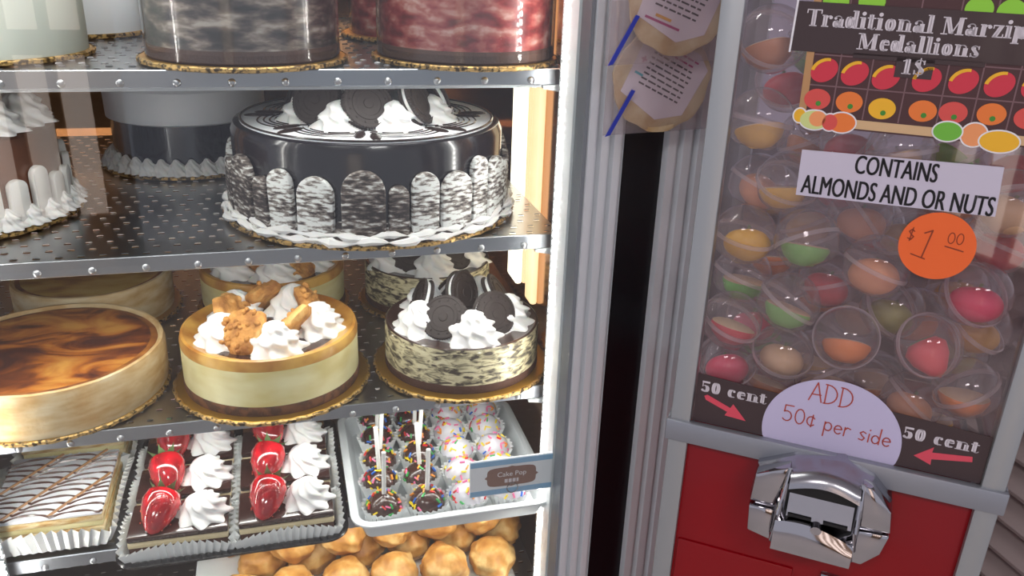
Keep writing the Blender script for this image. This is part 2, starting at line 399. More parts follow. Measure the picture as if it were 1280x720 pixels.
bar_me = MB().box(-0.25, 0.232, FY + 0.008, FY + 0.026, -0.0165, -0.0108).mesh('added_light_bar', 'pale_plastic')  # unseen bar added above each extra shelf light
brk = MB().prism([(0, 0), (0.016, 0.004), (0.016, -0.004), (0.012, -0.012), (0.0, -0.008), (-0.022, -0.004), (-0.022, -0.001)], 0, 0.006, lambda a, b, d: (a, d, b))
brk_me = brk.mesh('end_clip', 'pale_plastic', bevel=0.001)
for z in (S1, S2, S3, S4, S5):
    sh = place(sheet_me, 'shelf', case, T_((0, 0, z))); tag(sh, 'perforated stainless shelf sheet')
    place(lip_me, 'front_lip', sh)
    x = -0.70
    while x < 0.25:
        place(riv_me, 'rivet', sh, T_((x, FY - 0.0025, -0.0085)) @ R_(90, 'X')); x += 0.0415
    if z != S5: place(bar_me, 'added_light_bar', sh)
    place(brk_me, 'end_clip', sh, T_((0.246, FY - 0.004, -0.012)))

# ------------------------------------------------------------------ cake helpers
def board(parent, R, z0=0.0, m_='gold_board', n=30, amp=0.018, th=0.004):
    rf = lambda t, k: 1 + amp * abs(math.cos(n * t / 2)) - amp
    mb = MB(); mb.lathe([(0, 0), (R * 0.97, 0), (R, th * 0.3), (R, th * 0.7), (R * 0.97, th)], 180, rf)
    mb.lathe([(R * 0.97, th), (0, th)], 180, rf)
    mb.cur = 1; mb.lathe([(R * 0.985, -0.0003), (R * 1.003, th * 0.15), (R * 1.003, th * 0.8), (R * 0.985, th + 0.0002)], 180, rf)
    return mb.build('cake_board', [m_, 'gold_edge'], parent)
def rosette_mesh(R, h, ridges=8, twist=1.6, tiers=2.4):
    def fn(u, v):
        t = u * 2 * PI
        r = R * (1 - v) ** 0.62 * (1 + 0.11 * math.cos(2 * PI * tiers * v))
        r *= 1 + 0.15 * math.cos(ridges * (t + twist * v)) * (1 - 0.4 * v)
        lean = 0.12 * R * v * v
        return (r * math.cos(t) + lean, r * math.sin(t), h * v ** 0.85)
    return MB().grid(fn, 64, 22, cu=True).mesh('cream_rosette', 'cream', angle=80)
ROS = rosette_mesh(0.026, 0.030); ROS_S = rosette_mesh(0.019, 0.024, 7, 1.3, 2.0); ROS_L = rosette_mesh(0.030, 0.034, 9, 1.8, 2.6)
def sandwich_meshes(R, th):
    rf = lambda t, k: 1 + (0.018 * math.cos(56 * t) if k in (2, 3, 4) else 0)
    w_ = MB()
    tw = th * 0.34
    def wafer(z0, s):
        w_.lathe([(0, z0), (R * 0.93, z0), (R, z0 + s * tw * 0.35), (R, z0 + s * tw * 0.7), (R * 0.95, z0 + s * tw), (R * 0.86, z0 + s * tw), (R * 0.84, z0 + s * tw * 0.8), (R * 0.66, z0 + s * tw * 0.8), (R * 0.64, z0 + s * tw), (R * 0.5, z0 + s * tw), (R * 0.48, z0 + s * tw * 0.82), (0.2 * R, z0 + s * tw * 0.82), (0.18 * R, z0 + s * tw), (0, z0 + s * tw)], 112, rf)
    wafer(th * 0.16, 1); wafer(-th * 0.16, -1)
    for k in range(12):          # stamped petals on both faces
        a = 2 * PI * k / 12
        for s in (1, -1):
            w_.ball((0.75 * R * math.cos(a), 0.75 * R * math.sin(a), s * (th * 0.16 + tw * 0.82)), (0.05 * R, 0.05 * R, tw * 0.25), 6, 4)
    c_ = MB().lathe([(0, -th * 0.17), (R * 0.9, -th * 0.17), (R * 0.93, 0), (R * 0.9, th * 0.17), (0, th * 0.17)], 40)
    return w_.mesh('sandwich_cookie', 'wafer', angle=40), c_.mesh('cream_filling', 'cream')
CK, CKF = sandwich_meshes(0.024, 0.011)
def cookie(parent, M, s=1.0):
    o = place(CK, 'sandwich_cookie', parent, M @ Matrix.Scale(s, 4)); place(CKF, 'cream_filling', o)
    return o
def biscuit_mesh(R, th, seed):
    rnd = random.Random(seed); ph = [rnd.uniform(0, 6.28) for _ in range(6)]
    rf = lambda t, k: 1 + 0.05 * math.sin(5 * t + ph[0]) + 0.035 * math.sin(9 * t + ph[1]) + 0.02 * math.sin(17 * t + ph[2] + k)
    mb = MB(); mb.lathe([(0, 0), (R * 0.8, 0), (R, th * 0.35), (R * 0.94, th * 0.75), (R * 0.7, th * 0.98), (R * 0.35, th), (0, th)], 48, rf)
    for k in range(22):
        a, q = rnd.uniform(0, 6.28), R * math.sqrt(rnd.uniform(0, 0.8))
        mb.ball((q * math.cos(a), q * math.sin(a), th * 0.95), (R * rnd.uniform(0.08, 0.16), R * rnd.uniform(0.08, 0.14), th * 0.25), 8, 6)
    return mb.mesh('nut_biscuit', 'biscuit', angle=60)
BIS = [biscuit_mesh(0.024, 0.012, s) for s in (1, 2, 3)]

# ------------------------------------------------------------------ top shelf: tall cakes
def tall_cake(name, x, y, R, h, side, label, bR, wrap=True, band=None):
    t = thing(name, (x, y, S1 + 0.0015), label, 'cake')
    board(t, bR)
    MB().lathe([(0, 0.004), (R, 0.004), (R, h - 0.008), (R * 0.97, h), (0, h)], 96).build('cake_body', side, t)
    if band: MB().lathe([(R * 1.0, 0.004), (R * 1.03, 0.006), (R * 1.03, 0.012), (R, 0.015)], 96).build('base_border', band, t)
    if wrap: MB().lathe([(R * 1.035, 0.006), (R * 1.035, h + 0.02)], 96).build('acetate_collar', 'acetate', t)
    for k in range(8):
        a = 2 * PI * k / 8
        place(ROS_S, 'cream_rosette', t, T_((R * 0.7 * math.cos(a), R * 0.7 * math.sin(a), h)))
    return t
tall_cake('tall_cake', -0.240, 0.818, 0.083, 0.150, 'pale_green_icing', 'tall smooth off-white cake at the left end of the top shelf', 0.088, wrap=False)
tall_cake('tall_cake', -0.196, 0.990, 0.063, 0.150, 'white_icing', 'white cake standing behind the tall off-white cake on the top shelf', 0.068, wrap=False)
tall_cake('tall_cake', -0.026, 0.783, 0.0775, 0.155, 'cookie_tall', 'tall dark cookie-crumb cake in a clear collar on the top shelf', 0.0875, band='choc_cake')
tall_cake('tall_cake', 0.169, 0.784, 0.0785, 0.155, 'red_velvet', 'tall crumbly red velvet cake in a clear collar on the top shelf', 0.0865, band='choc_cake')
tall_cake('tall_cake', 0.160, 0.975, 0.078, 0.150, 'red_velvet', 'dark red cake half hidden behind the front red velvet cake', 0.090)
tall_cake('tall_cake', -0.026, 0.985, 0.078, 0.150, 'cookie_tall', 'dark crumb cake hidden behind the front cookie-crumb cake', 0.090)

# ------------------------------------------------------------------ second shelf: the big cookies-and-cream cake
big = thing('cookies_and_cream_cake', (0.084, 0.842, S2 + 0.0015), 'large chocolate-glazed cake with webbed white top, cookies and cream on the middle shelf', 'cake')
board(big, 0.146, n=48, amp=0.012)
RB, HB = 0.132, 0.090
MB().lathe([(0, 0.004), (RB - 0.001, 0.004), (RB, 0.012), (RB, HB - 0.008), (RB - 0.003, HB - 0.001), (RB - 0.006, HB), (0, HB)], 128).build('cake_body', 'choc_glaze', big)
MB().lathe([(RB - 0.009, HB - 0.001), (RB - 0.009, HB + 0.0008), (RB - 0.011, HB + 0.0016), (0, HB + 0.0016)], 128).build('white_top', 'white_icing', big)
# chocolate web on the white top: petals of arcs and a rim ring
mb = MB(); zt = HB + 0.0019
def ring_path(r, n=120): return [(r * math.cos(2 * PI * i / n), r * math.sin(2 * PI * i / n), zt) for i in range(n + 1)]
mb.tube(ring_path(RB - 0.010), 0.0012, 5)
for k in range(8):           # ripples round every cream rosette
    a = 2 * PI * (k + 0.35) / 8; c0 = (0.062 * math.cos(a), 0.062 * math.sin(a))
    for q in (0.0300, 0.0350, 0.0405, 0.0465):
        pts = []
        for i in range(25):
            ph = a + math.radians(-80 + 160 * i / 24); x_, y_ = c0[0] + q * math.cos(ph), c0[1] + q * math.sin(ph)
            if math.hypot(x_, y_) < RB - 0.012 and abs((math.atan2(y_, x_) - a + PI) % (2 * PI) - PI) < PI / 8: pts.append((x_, y_, zt - 0.0003))
        if len(pts) > 3: mb.tube(pts, 0.0009, 4)
mb.build('chocolate_web', 'drizzle', big)
mb = MB()
for k in range(16):
    a = 2 * PI * (k // 2 + 0.85) / 8 + (0.07 if k % 2 else -0.07); rr = 0.104 if k % 2 else 0.096
    mb.M = T_((rr * math.cos(a), rr * math.sin(a), zt)) @ Matrix.Rotation(a, 4, 'Z')
    mb.ball((0, 0, 0), (0.015, 0.0052, 0.0020), 14, 8)
mb.build('chocolate_drop', 'drizzle', big)['kind'] = 'stuff'
# crumb-coated fingers standing round the side
rnd = random.Random(5)
def finger_mesh(wd, h, m_):
    pts = [(-wd / 2, 0), (wd / 2, 0)] + [(wd / 2 * math.cos(PI * i / 10), h - wd / 2 + wd / 2 * math.sin(PI * i / 10)) for i in range(11)]
    return MB().prism(pts, 0, 0.007, lambda a, b, d: (a, -d, b)).mesh('finger', m_, bevel=0.0018)
ang = 0
k = 0
seq = [(0.038, 0.064, 'finger_dark'), (0.018, 0.050, 'finger_dark'), (0.026, 0.060, 'finger'), (0.034, 0.057, 'finger'), (0.022, 0.066, 'finger'), (0.036, 0.060, 'finger'), (0.024, 0.049, 'finger'), (0.026, 0.054, 'finger_dark')]
FM = [finger_mesh(*s) for s in seq]
while ang < 2 * PI - 0.13:
    wd = seq[k % 8][0]; da = (wd + 0.002) / (RB + 0.003)
    a = ang + da / 2 - PI / 2 - 0.3
    place(FM[k % 8], 'finger', big, T_(((RB + 0.0005) * math.cos(a), (RB + 0.0005) * math.sin(a), 0.006)) @ Matrix.Rotation(a + PI / 2, 4, 'Z') @ R_(rnd.uniform(-2, 2), 'Y'))
    ang += da; k += 1
# crumb bed and ragged cream ring at the foot
MB().lathe([(RB - 0.002, 0.0255), (RB + 0.004, 0.017), (RB + 0.009, 0.010), (RB + 0.011, 0.004)], 128, lambda t, k: 1 + 0.006 * math.sin(31 * t + k) + 0.004 * math.sin(53 * t)).build('crumb_border', 'crumb_side', big)
mb = MB()
for k in range(2):
    pts = []; rs = []
    for i in range(161):
        a = 2 * PI * i / 160; q = RB + 0.008 + 0.0035 * k + 0.0015 * math.sin(13 * a + k)
        pts.append((q * math.cos(a), q * math.sin(a), 0.0115 - 0.0045 * k + 0.0012 * math.sin(19 * a + 2 * k))); rs.append(0.0028 + 0.0016 * math.sin(27 * a + 3 * k) + 0.0008 * math.sin(61 * a))
    mb.tube(pts, rs, 6)
mb.build('cream_border', 'cream', big)
for k in range(8):
    a = 2 * PI * (k + 0.35) / 8
    place(ROS, 'cream_rosette', big, T_((0.062 * math.cos(a), 0.062 * math.sin(a), HB + 0.001)) @ Matrix.Rotation(a, 4, 'Z') @ Matrix.Diagonal((0.98, 0.98, 0.85, 1)))
    a2 = a + PI / 8
    cookie(big, T_((0.064 * math.cos(a2), 0.064 * math.sin(a2), HB + 0.0225)) @ Matrix.Rotation(a2 + 0.75, 4, 'Z') @ R_(60, 'Y') @ R_(20, 'X'), 0.98)

# left chocolate cake with white fingers
lc = thing('chocolate_cream_cake', (-0.305, 0.874, S2 + 0.0015), 'chocolate cake with white cream fingers round its foot, left end of the middle shelf', 'cake')
board(lc, 0.112)
MB().lathe([(0, 0.004), (0.096, 0.004), (0.096, 0.080), (0.092, 0.084), (0, 0.084)], 96).build('cake_body', 'red_choc_body', lc)
FW = finger_mesh(0.018, 0.050, 'white_finger')
for k in range(26):
    a = 2 * PI * k / 26
    place(FW, 'finger', lc, T_((0.0965 * math.cos(a), 0.0965 * math.sin(a), 0.005)) @ Matrix.Rotation(a + PI / 2, 4, 'Z') @ Matrix.Scale(0.75 + 0.3 * ((k * 7) % 5) / 4, 4, (0, 0, 1)))
for k in range(30):
    a = 2 * PI * k / 30
    place(ROS_S, 'cream_shell', lc, T_((0.101 * math.cos(a), 0.101 * math.sin(a), 0.005)) @ Matrix.Rotation(a * 3, 4, 'Z') @ Matrix.Diagonal((0.62, 0.62, 0.75, 1)))
for k in range(10):
    a = 2 * PI * k / 10
    place(ROS, 'cream_rosette', lc, T_((0.070 * math.cos(a), 0.070 * math.sin(a), 0.084)))
# navy-glazed cake with a white top, rear of the shelf
nv = thing('white_topped_cake', (-0.106, 1.056, S2 + 0.0015), 'dark blue-black glazed cake with a thick white top behind the large cookie cake', 'cake')
board(nv, 0.099)
MB().lathe([(0, 0.004), (0.084, 0.004), (0.084, 0.060), (0, 0.060)], 96).build('cake_body', 'navy_glaze', nv)
MB().lathe([(0.0845, 0.056), (0.088, 0.058), (0.0885, 0.092), (0.085, 0.096), (0.0, 0.096)], 96).build('white_top', 'white_icing', nv)
for k in range(34):
    a = 2 * PI * k / 34
    place(ROS_S, 'cream_shell', nv, T_((0.087 * math.cos(a), 0.087 * math.sin(a), 0.004)) @ Matrix.Rotation(a * 2, 4, 'Z') @ Matrix.Diagonal((0.58, 0.58, 0.72, 1)))
for k in range(10):
    a = 2 * PI * k / 10
    place(ROS_S, 'cream_rosette', nv, T_((0.066 * math.cos(a), 0.066 * math.sin(a), 0.095)))
mb = MB()
for k in range(12):
    a = 2 * PI * k / 12 + 0.2
    mb.M = T_((0.060 * math.cos(a), 0.060 * math.sin(a), 0.0965)) @ Matrix.Rotation(a + 1, 4, 'Z'); mb.ball((0, 0, 0), (0.012, 0.003, 0.0015), 12, 6)
mb.build('chocolate_drop', 'drizzle', nv)['kind'] = 'stuff'

# ------------------------------------------------------------------ third shelf: cheesecakes
def burnt_cheesecake(x, y, R, h, top, label, bR):
    t = thing('burnt_cheesecake', (x, y, S3 + 0.0015), label, 'cheesecake')
    board(t, bR, n=40)
    wob = lambda t_, k: 1 + 0.004 * math.sin(5 * t_ + 1) + 0.002 * math.sin(23 * t_ + k)
    MB().lathe([(0, 0.004), (R * 0.985, 0.004), (R, 0.012), (R, h - 0.006), (R * 0.985, h), (R * 0.955, h + 0.0005), (R * 0.935, h - 0.003)], 96, wob).build('crust', 'cheese_crust', t)
    MB().lathe([(R * 0.945, h - 0.0035), (R * 0.91, h - 0.002), (R * 0.87, h - 0.0018)], 96, wob).build('burnt_rim', 'burnt_ring', t)
    MB().lathe([(R * 0.875, h - 0.0018), (R * 0.7, h - 0.0012), (R * 0.3, h - 0.0022), (0, h - 0.002)], 96, wob).build('baked_top', top, t)
    return t
burnt_cheesecake(-0.229, 0.806, 0.1025, 0.0475, 'burnt_top', 'deeply browned burnt cheesecake at the front left of the cheesecake shelf', 0.1045)
burnt_cheesecake(-0.224, 1.000, 0.0850, 0.0490, 'pale_top', 'golden plain cheesecake behind the burnt cheesecake', 0.094)
def nut_cheesecake(x, y, R, h, label, bR, rot):
    t = thing('biscuit_cheesecake', (x, y, S3 + 0.0015), label, 'cheesecake', rot)
    board(t, bR, n=36)
    MB().lathe([(0, 0.004), (R, 0.004), (R * 1.006, 0.006), (R * 1.006, 0.013), (R, 0.014)], 96).build('biscuit_base', 'brown_base', t)
    MB().lathe([(R * 0.998, 0.0135), (R, 0.016), (R, h - 0.010)], 96).build('cake_body', 'cheese_side', t)
    MB().lathe([(R, h - 0.010), (R * 1.004, h - 0.006), (R * 0.985, h), (R * 0.955, h + 0.001), (R * 0.86, h - 0.004), (R * 0.80, h - 0.0055)], 96).build('browned_rim', 'cheese_rim', t)
    MB().lathe([(R * 0.805, h - 0.0056), (0, h - 0.005)], 64).build('chocolate_top', 'ganache', t)
    for k in range(5):
        a = 2 * PI * k / 5 + 0.9
        place(ROS, 'cream_rosette', t, T_((0.046 * math.cos(a), 0.046 * math.sin(a), h - 0.006)) @ Matrix.Rotation(a, 4, 'Z'))
        a2 = a + PI / 5
        place(BIS[k % 3], 'nut_biscuit', t, T_((0.040 * math.cos(a2), 0.040 * math.sin(a2), h + 0.006)) @ Matrix.Rotation(a2, 4, 'Z') @ R_(-58 if k % 2 else 52, 'Y') @ R_(12 * (k - 2), 'X'))
    return t
nut_cheesecake(-0.025, 0.790, 0.0850, 0.060, 'pale yellow cheesecake topped with nut biscuits and cream, front of its shelf', 0.0965, 0.15)
nut_cheesecake(-0.022, 0.980, 0.0830, 0.056, 'cheesecake with biscuits and cream behind the pale yellow one', 0.090, 1.4)
def oreo_cheesecake(x, y, R, h, label, bR, rot):
    t = thing('cookie_cheesecake', (x, y, S3 + 0.0015), label, 'cheesecake', rot)
    board(t, bR, n=36)
    MB().lathe([(0, 0.004), (R, 0.004), (R * 1.006, 0.006), (R * 1.006, 0.012), (R, 0.013)], 96).build('biscuit_base', 'choc_cake', t)
    MB().lathe([(R * 0.998, 0.0125), (R, 0.015), (R, h - 0.006), (R * 0.99, h)], 96).build('cake_body', 'marble_side', t)
    MB().lathe([(R * 0.992, h - 0.001), (R * 0.965, h + 0.0008), (R * 0.90, h - 0.002), (0, h - 0.003)], 96).build('chocolate_top', 'choc_rim', t)
    for k in range(5):
        a = 2 * PI * k / 5 + 0.5
        place(ROS, 'cream_rosette', t, T_((0.046 * math.cos(a), 0.046 * math.sin(a), h - 0.003)) @ Matrix.Rotation(a, 4, 'Z') @ Matrix.Scale(1.06, 4))
        a2 = a + PI / 5
        cookie(t, T_((0.043 * math.cos(a2), 0.043 * math.sin(a2), h + 0.016)) @ Matrix.Rotation(a2, 4, 'Z') @ R_(66 if k % 2 else 50, 'Y') @ R_(14 * (k - 2), 'X'), 0.98)
    cookie(t, T_((0.004, 0.006, h + 0.024)) @ R_(70, 'X') @ R_(20, 'Y'), 0.98)
    return t
oreo_cheesecake(0.169, 0.788, 0.0805, 0.0515, 'speckled cookie cheesecake with sandwich cookies and cream, right front of its shelf', 0.0935, 0.45)
oreo_cheesecake(0.163, 0.968, 0.0770, 0.0535, 'speckled cookie cheesecake half hidden behind the front speckled one', 0.086, 1.7)

# ------------------------------------------------------------------ fourth shelf
Z4 = S4 + 0.0015
def rrect(x0, x1, y0, y1, r, n=8):
    pts = []
    for (cx, cy, a0) in ((x1 - r, y1 - r, 0), (x0 + r, y1 - r, 90), (x0 + r, y0 + r, 180), (x1 - r, y0 + r, 270)):
        for i in range(n + 1):
            a = math.radians(a0 + 90 * i / n); pts.append((cx + r * math.cos(a), cy + r * math.sin(a)))
    return pts
def tray(name, x0, x1, y0, y1, h, m_, label, r=0.022, slope=0.008, lipw=0.006):
    cx, cy = (x0 + x1) / 2, (y0 + y1) / 2
    t = thing(name, (cx, cy, Z4), label, 'tray')
    hx, hy = (x1 - x0) / 2, (y1 - y0) / 2
    loops = []
    for ins, z in ((slope + lipw, 0), (lipw, h), (0.0, h), (0.0, h - 0.003), (lipw - 0.0015, h - 0.003)):
        loops.append((ins, z))
    mb = MB(); vs_, fs = [], []
    rings = []
    prof = [(lipw + slope + 0.002, 0.0025), (lipw + 0.002, h - 0.001), (lipw * 0.5, h), (0, h - 0.001), (0, h - 0.003), (lipw, h - 0.004), (lipw + slope, 0)]
    for ins, z in prof:
        p = rrect(-hx + ins, hx - ins, -hy + ins, hy - ins, max(r - ins, 0.004)); rings.append(len(vs_)); vs_ += [(a, b, z) for a, b in p]
    n = len(p)
    for a, b in zip(rings, rings[1:]):
        for i in range(n): fs.append((a + i, a + (i + 1) % n, b + (i + 1) % n, b + i))
    fs.append(tuple(range(rings[0], rings[0] + n))); fs.append(tuple(range(rings[-1] + n - 1, rings[-1] - 1, -1)))
    mb.add(vs_, fs).build('tray_shell', m_, t, angle=50)
    return t
tray('pastry_tray', -0.176, 0.0365, 0.672, 0.905, 0.012, 'tray_black', 'black plastic tray carrying the strawberry chocolate slices')
tray('pop_tray', 0.0385, 0.246, 0.668, 0.885, 0.024, 'tray_white', 'white plastic tray holding the cake pops')
# strawberry slices
def pleated_cup_mesh(hx, hy, h, amp=0.0028, n=96, flare=0.006, sag=0.35):
    per = rrect(-hx, hx, -hy, hy, 0.006, 3)
    # resample the outline evenly
    L = [0]; P2 = per + [per[0]]
    for a, b in zip(P2, P2[1:]): L.append(L[-1] + math.dist(a, b))
    def at(s):
        s *= L[-1]
        for i in range(len(per)):
            if s <= L[i + 1] + 1e-9:
                f = (s - L[i]) / max(L[i + 1] - L[i], 1e-9)
                a, b = P2[i], P2[i + 1]; return (a[0] + (b[0] - a[0]) * f, a[1] + (b[1] - a[1]) * f)
        return per[0]
    def fn(u, v):
        x, y = at(u); d = math.hypot(x, y) or 1
        k = amp * math.cos(u * n * PI) * (0.3 + 0.7 * v) + flare * v
        ex, ey = x / hx, y / hy
        mid = 1 - sag * max(abs(ex) * abs(ey), 0) ** 2
        return (x + k * ex, y + k * ey, h * v * mid)
    return MB().grid(fn, n * 2, 5, cu=True).mesh('paper_case', 'paper_cup', angle=25)
SX, SY = 0.0455, 0.0265
CUP = pleated_cup_mesh(SX, SY, 0.027)
cake_lay = MB().box(-SX + 0.002, SX - 0.002, -SY + 0.002, SY - 0.002, 0.002, 0.020).mesh('chocolate_sponge', 'choc_cake', bevel=0.0015)
crm_lay = MB().box(-SX + 0.0015, SX - 0.0015, -SY + 0.0015, SY - 0.0015, 0.020, 0.0265).mesh('cream_layer', 'sponge', bevel=0.0015)
gan_lay = MB().box(-SX + 0.0012, SX - 0.0012, -SY + 0.0012, SY - 0.0012, 0.0265, 0.033).mesh('ganache_top', 'ganache', bevel=0.0018)
def berry_mesh():
    def df(t, s): return 1.0
    mb = MB()
    mb.lathe([(0, -0.026), (0.006, -0.0235), (0.012, -0.016), (0.0165, -0.006), (0.0180, 0.003), (0.016, 0.010), (0.009, 0.0135), (0, 0.0125)], 28)
    rr = random.Random(2)
    for k in range(30):
        a = k * 2.399; zz = -0.022 + 0.030 * (k / 30); q = 0.0176 * min(1, math.sqrt(max(0.04, 1 - ((zz - 0.003) / 0.029) ** 2)))
        mb.cur = 1; mb.ball((q * math.cos(a), q * math.sin(a), zz), 0.0007, 5, 3)
    return mb.mesh('strawberry', ['strawberry', 'seed'], angle=60)
BERRY = berry_mesh()
mb = MB()
for k in range(7):
    a = 2 * PI * k / 7
    mb.M = Matrix.Rotation(a, 4, 'Z')
    mb.grid(lambda u, v: (0.002 + 0.016 * u, (v - 0.5) * 0.008 * math.sin(PI * min(u + 0.12, 1)) , 0.0135 - 0.006 * u + 0.012 * u * u), 6, 4)
mb.M = Matrix.Identity(4); mb.tube([(0, 0, 0.012), (0.001, 0, 0.018)], 0.0014)
LEAF = mb.mesh('leaf_crown', 'leaf', angle=60)
ROS_B = rosette_mesh(0.0215, 0.024, 8, 2.2, 1.8)
rows = [0.7085, 0.769, 0.829]
cnt = 0
slice_labels = {(0, 0): 'front left strawberry chocolate slice on the black tray', (0, 1): 'front right strawberry chocolate slice on the black tray, next to the cake pops',
                (1, 0): 'middle left strawberry chocolate slice on the black tray', (1, 1): 'middle right strawberry chocolate slice on the black tray, next to the cake pops',
                (2, 0): 'rear left strawberry chocolate slice on the black tray, mostly under the shelf edge', (2, 1): 'rear right strawberry chocolate slice on the black tray, mostly under the shelf edge'}
for r_i, y in enumerate(rows):
    for c_i, x in enumerate((-0.1185, -0.0215)):
        t = thing('chocolate_slice', (x, y, Z4 + 0.0026), slice_labels[(r_i, c_i)], 'pastry', rnd.uniform(-0.02, 0.02), 'strawberry chocolate slices')
        place(CUP, 'paper_case', t); place(cake_lay, 'chocolate_sponge', t); place(crm_lay, 'cream_layer', t); place(gan_lay, 'ganache_top', t)
        b = place(BERRY, 'strawberry', t, T_((-0.016, 0.001, 0.046)) @ R_(-62 + rnd.uniform(-6, 6), 'X') @ R_(rnd.uniform(-14, 14), 'Y') @ Matrix.Diagonal((0.98, 0.98, 1.12, 1)))
        place(LEAF, 'leaf_crown', b)
        place(ROS_B, 'cream_rosette', t, T_((0.021, 0.001, 0.033)) @ R_(40 * c_i + 25 * r_i, 'Z'))
# napoleon slice
def napoleon(x0, x1, y0, y1, label, seed):
    rr = random.Random(seed)
    cx, cy = (x0 + x1) / 2, (y0 + y1) / 2; hx, hy = (x1 - x0) / 2, (y1 - y0) / 2
    t = thing('napoleon_slice', (cx, cy, Z4 + 0.0026), label, 'pastry')
    place(pleated_cup_mesh(hx, hy, 0.027, 0.003, 110, 0.007, 0.3), 'paper_case', t)
    for k in range(3):
        box_part('pastry_layer', 'pastry', t, -hx + 0.002, hx - 0.002, -hy + 0.002, hy - 0.002, 0.001 + 0.0125 * k, 0.0075 + 0.0125 * k, bevel=0.0015)
        if k < 2: box_part('custard_layer', 'cheese_side', t, -hx + 0.003, hx - 0.003, -hy + 0.003, hy - 0.003, 0.0075 + 0.0125 * k, 0.0135 + 0.0125 * k, bevel=0.0015)
    box_part('icing', 'white_icing', t, -hx + 0.0025, hx - 0.0025, -hy + 0.0025, hy - 0.0025, 0.0325, 0.0362, bevel=0.0015)
    zt = 0.0364; mb = MB(); n = 12
    drags = [-1.6, -0.8, 0.0, 0.8, 1.6]
    for k in range(n):
        s = -1 + 2 * (k + 0.5) / n; pts = []
        for i in range(41):
            u = -1 + 2 * i / 40
            y = hy * 0.93 * s
            # feathering: line pulled towards the front at every drag line
            ph = (u - 0.73 * s - drags[0]) / 0.8
            f = ph - math.floor(ph)
            y -= 0.0065 * (abs(2 * f - 1) ** 3) + 0.0012 * math.sin(3 * u + k)
            if abs(y) < hy * 0.96: pts.append((hx * 0.955 * u, y, zt))
        if len(pts) > 3: mb.tube(pts, [0.0012 * (0.7 + 0.5 * abs(math.sin(i * 0.35 + k))) for i in range(len(pts))], 5)
    mb.build('chocolate_feathering', 'feather', t)
    mb = MB()
    for d in drags:
        pts = []
        for i in range(25):
            s = -1 + 2 * i / 24; u = d + 0.73 * s
            if abs(u) < 0.95: pts.append((hx * u, hy * 0.94 * s, zt + 0.0004))
        if len(pts) > 3: mb.tube(pts, 0.0015, 5)
    mb.build('drag_line', 'feather_drag', t)
    return t
napoleon(-0.292, -0.187, 0.724, 0.838, 'napoleon slice with feathered white icing at the left of the lowest full shelf', 3)
napoleon(-0.292, -0.187, 0.856, 0.970, 'napoleon slice with feathered icing behind the front napoleon', 4)
napoleon(-0.412, -0.306, 0.724, 0.838, 'napoleon slice with feathered icing cut off by the left picture edge', 5)
# cake pops
def pop(kind, seed):
    rr = random.Random(seed)
    t = thing('cake_pop', (0, 0, 0), 'x', 'cake pop')
    n = 22
    MB().grid(lambda u, v: ((0.0135 + 0.0080 * v) * (1 + 0.07 * math.cos(n * 2 * PI * u)) * math.cos(2 * PI * u), (0.0135 + 0.0080 * v) * (1 + 0.07 * math.cos(n * 2 * PI * u)) * math.sin(2 * PI * u), 0.0005 + 0.0235 * v), n * 4, 4, cu=True).build('paper_case', 'paper_cup', t, angle=25)
    MB().ball((0, 0, 0.0185), (0.0180, 0.0180, 0.0175), 24, 14, lambda a, s: 1 + 0.02 * math.sin(3 * a + seed)).build('pop_ball', 'pop_choc' if kind == 'choc' else 'pop_white', t)
    mb = MB()
    for k in range(28):
        a = rr.uniform(0, 2 * PI); ph = math.acos(rr.uniform(0.12, 1.0)); d = Vector((math.sin(ph) * math.cos(a), math.sin(ph) * math.sin(a), math.cos(ph)))
        q = d.to_track_quat('Z', 'Y').to_matrix().to_4x4()
        mb.M = T_(Vector((0, 0, 0.0185)) + d * 0.0181) @ q @ Matrix.Rotation(rr.uniform(0, PI), 4, 'Z')
        mb.cur = rr.choice([0, 0, 0, 1, 1, 2, 3, 4, 5]); mb.box(-0.0026, 0.0026, -0.0008, 0.0008, -0.0006, 0.0010)
    tag(mb.build('sprinkles', ['sp_yellow', 'sp_pink', 'sp_blue', 'sp_green', 'sp_red', 'sp_orange'], t), kind='stuff')
    MB().tube([(0, 0, 0.030), (0, 0, 0.083)], 0.0023, 10).build('stick', 'stick', t)
    return t
protos = {'choc': [pop('choc', 1), pop('choc', 2)], 'white': [pop('white', 3), pop('white', 4)]}
used = set()
cols_ = [0.072, 0.1145, 0.157, 0.1995]; prow = [0.697, 0.738, 0.779, 0.820, 0.858]
rw = ['front row', 'second row', 'third row', 'fourth row', 'rear row']
for ri, y in enumerate(prow):
    for ci, x in enumerate(cols_):
        kd = 'choc' if ci < 2 else 'white'; pr = protos[kd][(ri + ci) % 2]
        o = pr if pr.name not in used else copy_tree(pr)
        used.add(pr.name)
        x2 = x + ri * 0.0022
        o.location = (x2, y, Z4 + 0.0026); o.rotation_euler = (rnd.uniform(-0.06, 0.06) , rnd.uniform(-0.10, 0.10), rnd.uniform(0, 6))
        cn = ['chocolate cake pop with sprinkles, {} next to the strawberry slices', 'chocolate cake pop with sprinkles, {} beside the white pops', 'white cake pop with sprinkles, {} beside the chocolate pops', 'white cake pop with sprinkles, {} at the right end of its tray'][ci]
        o['label'] = cn.format(rw[ri]); o['group'] = 'cake pops on the white tray'
        if ri == 0 and ci > 1:
            for ch in list(o.children):
                if ch.name.startswith('stick'): bpy.data.objects.remove(ch)

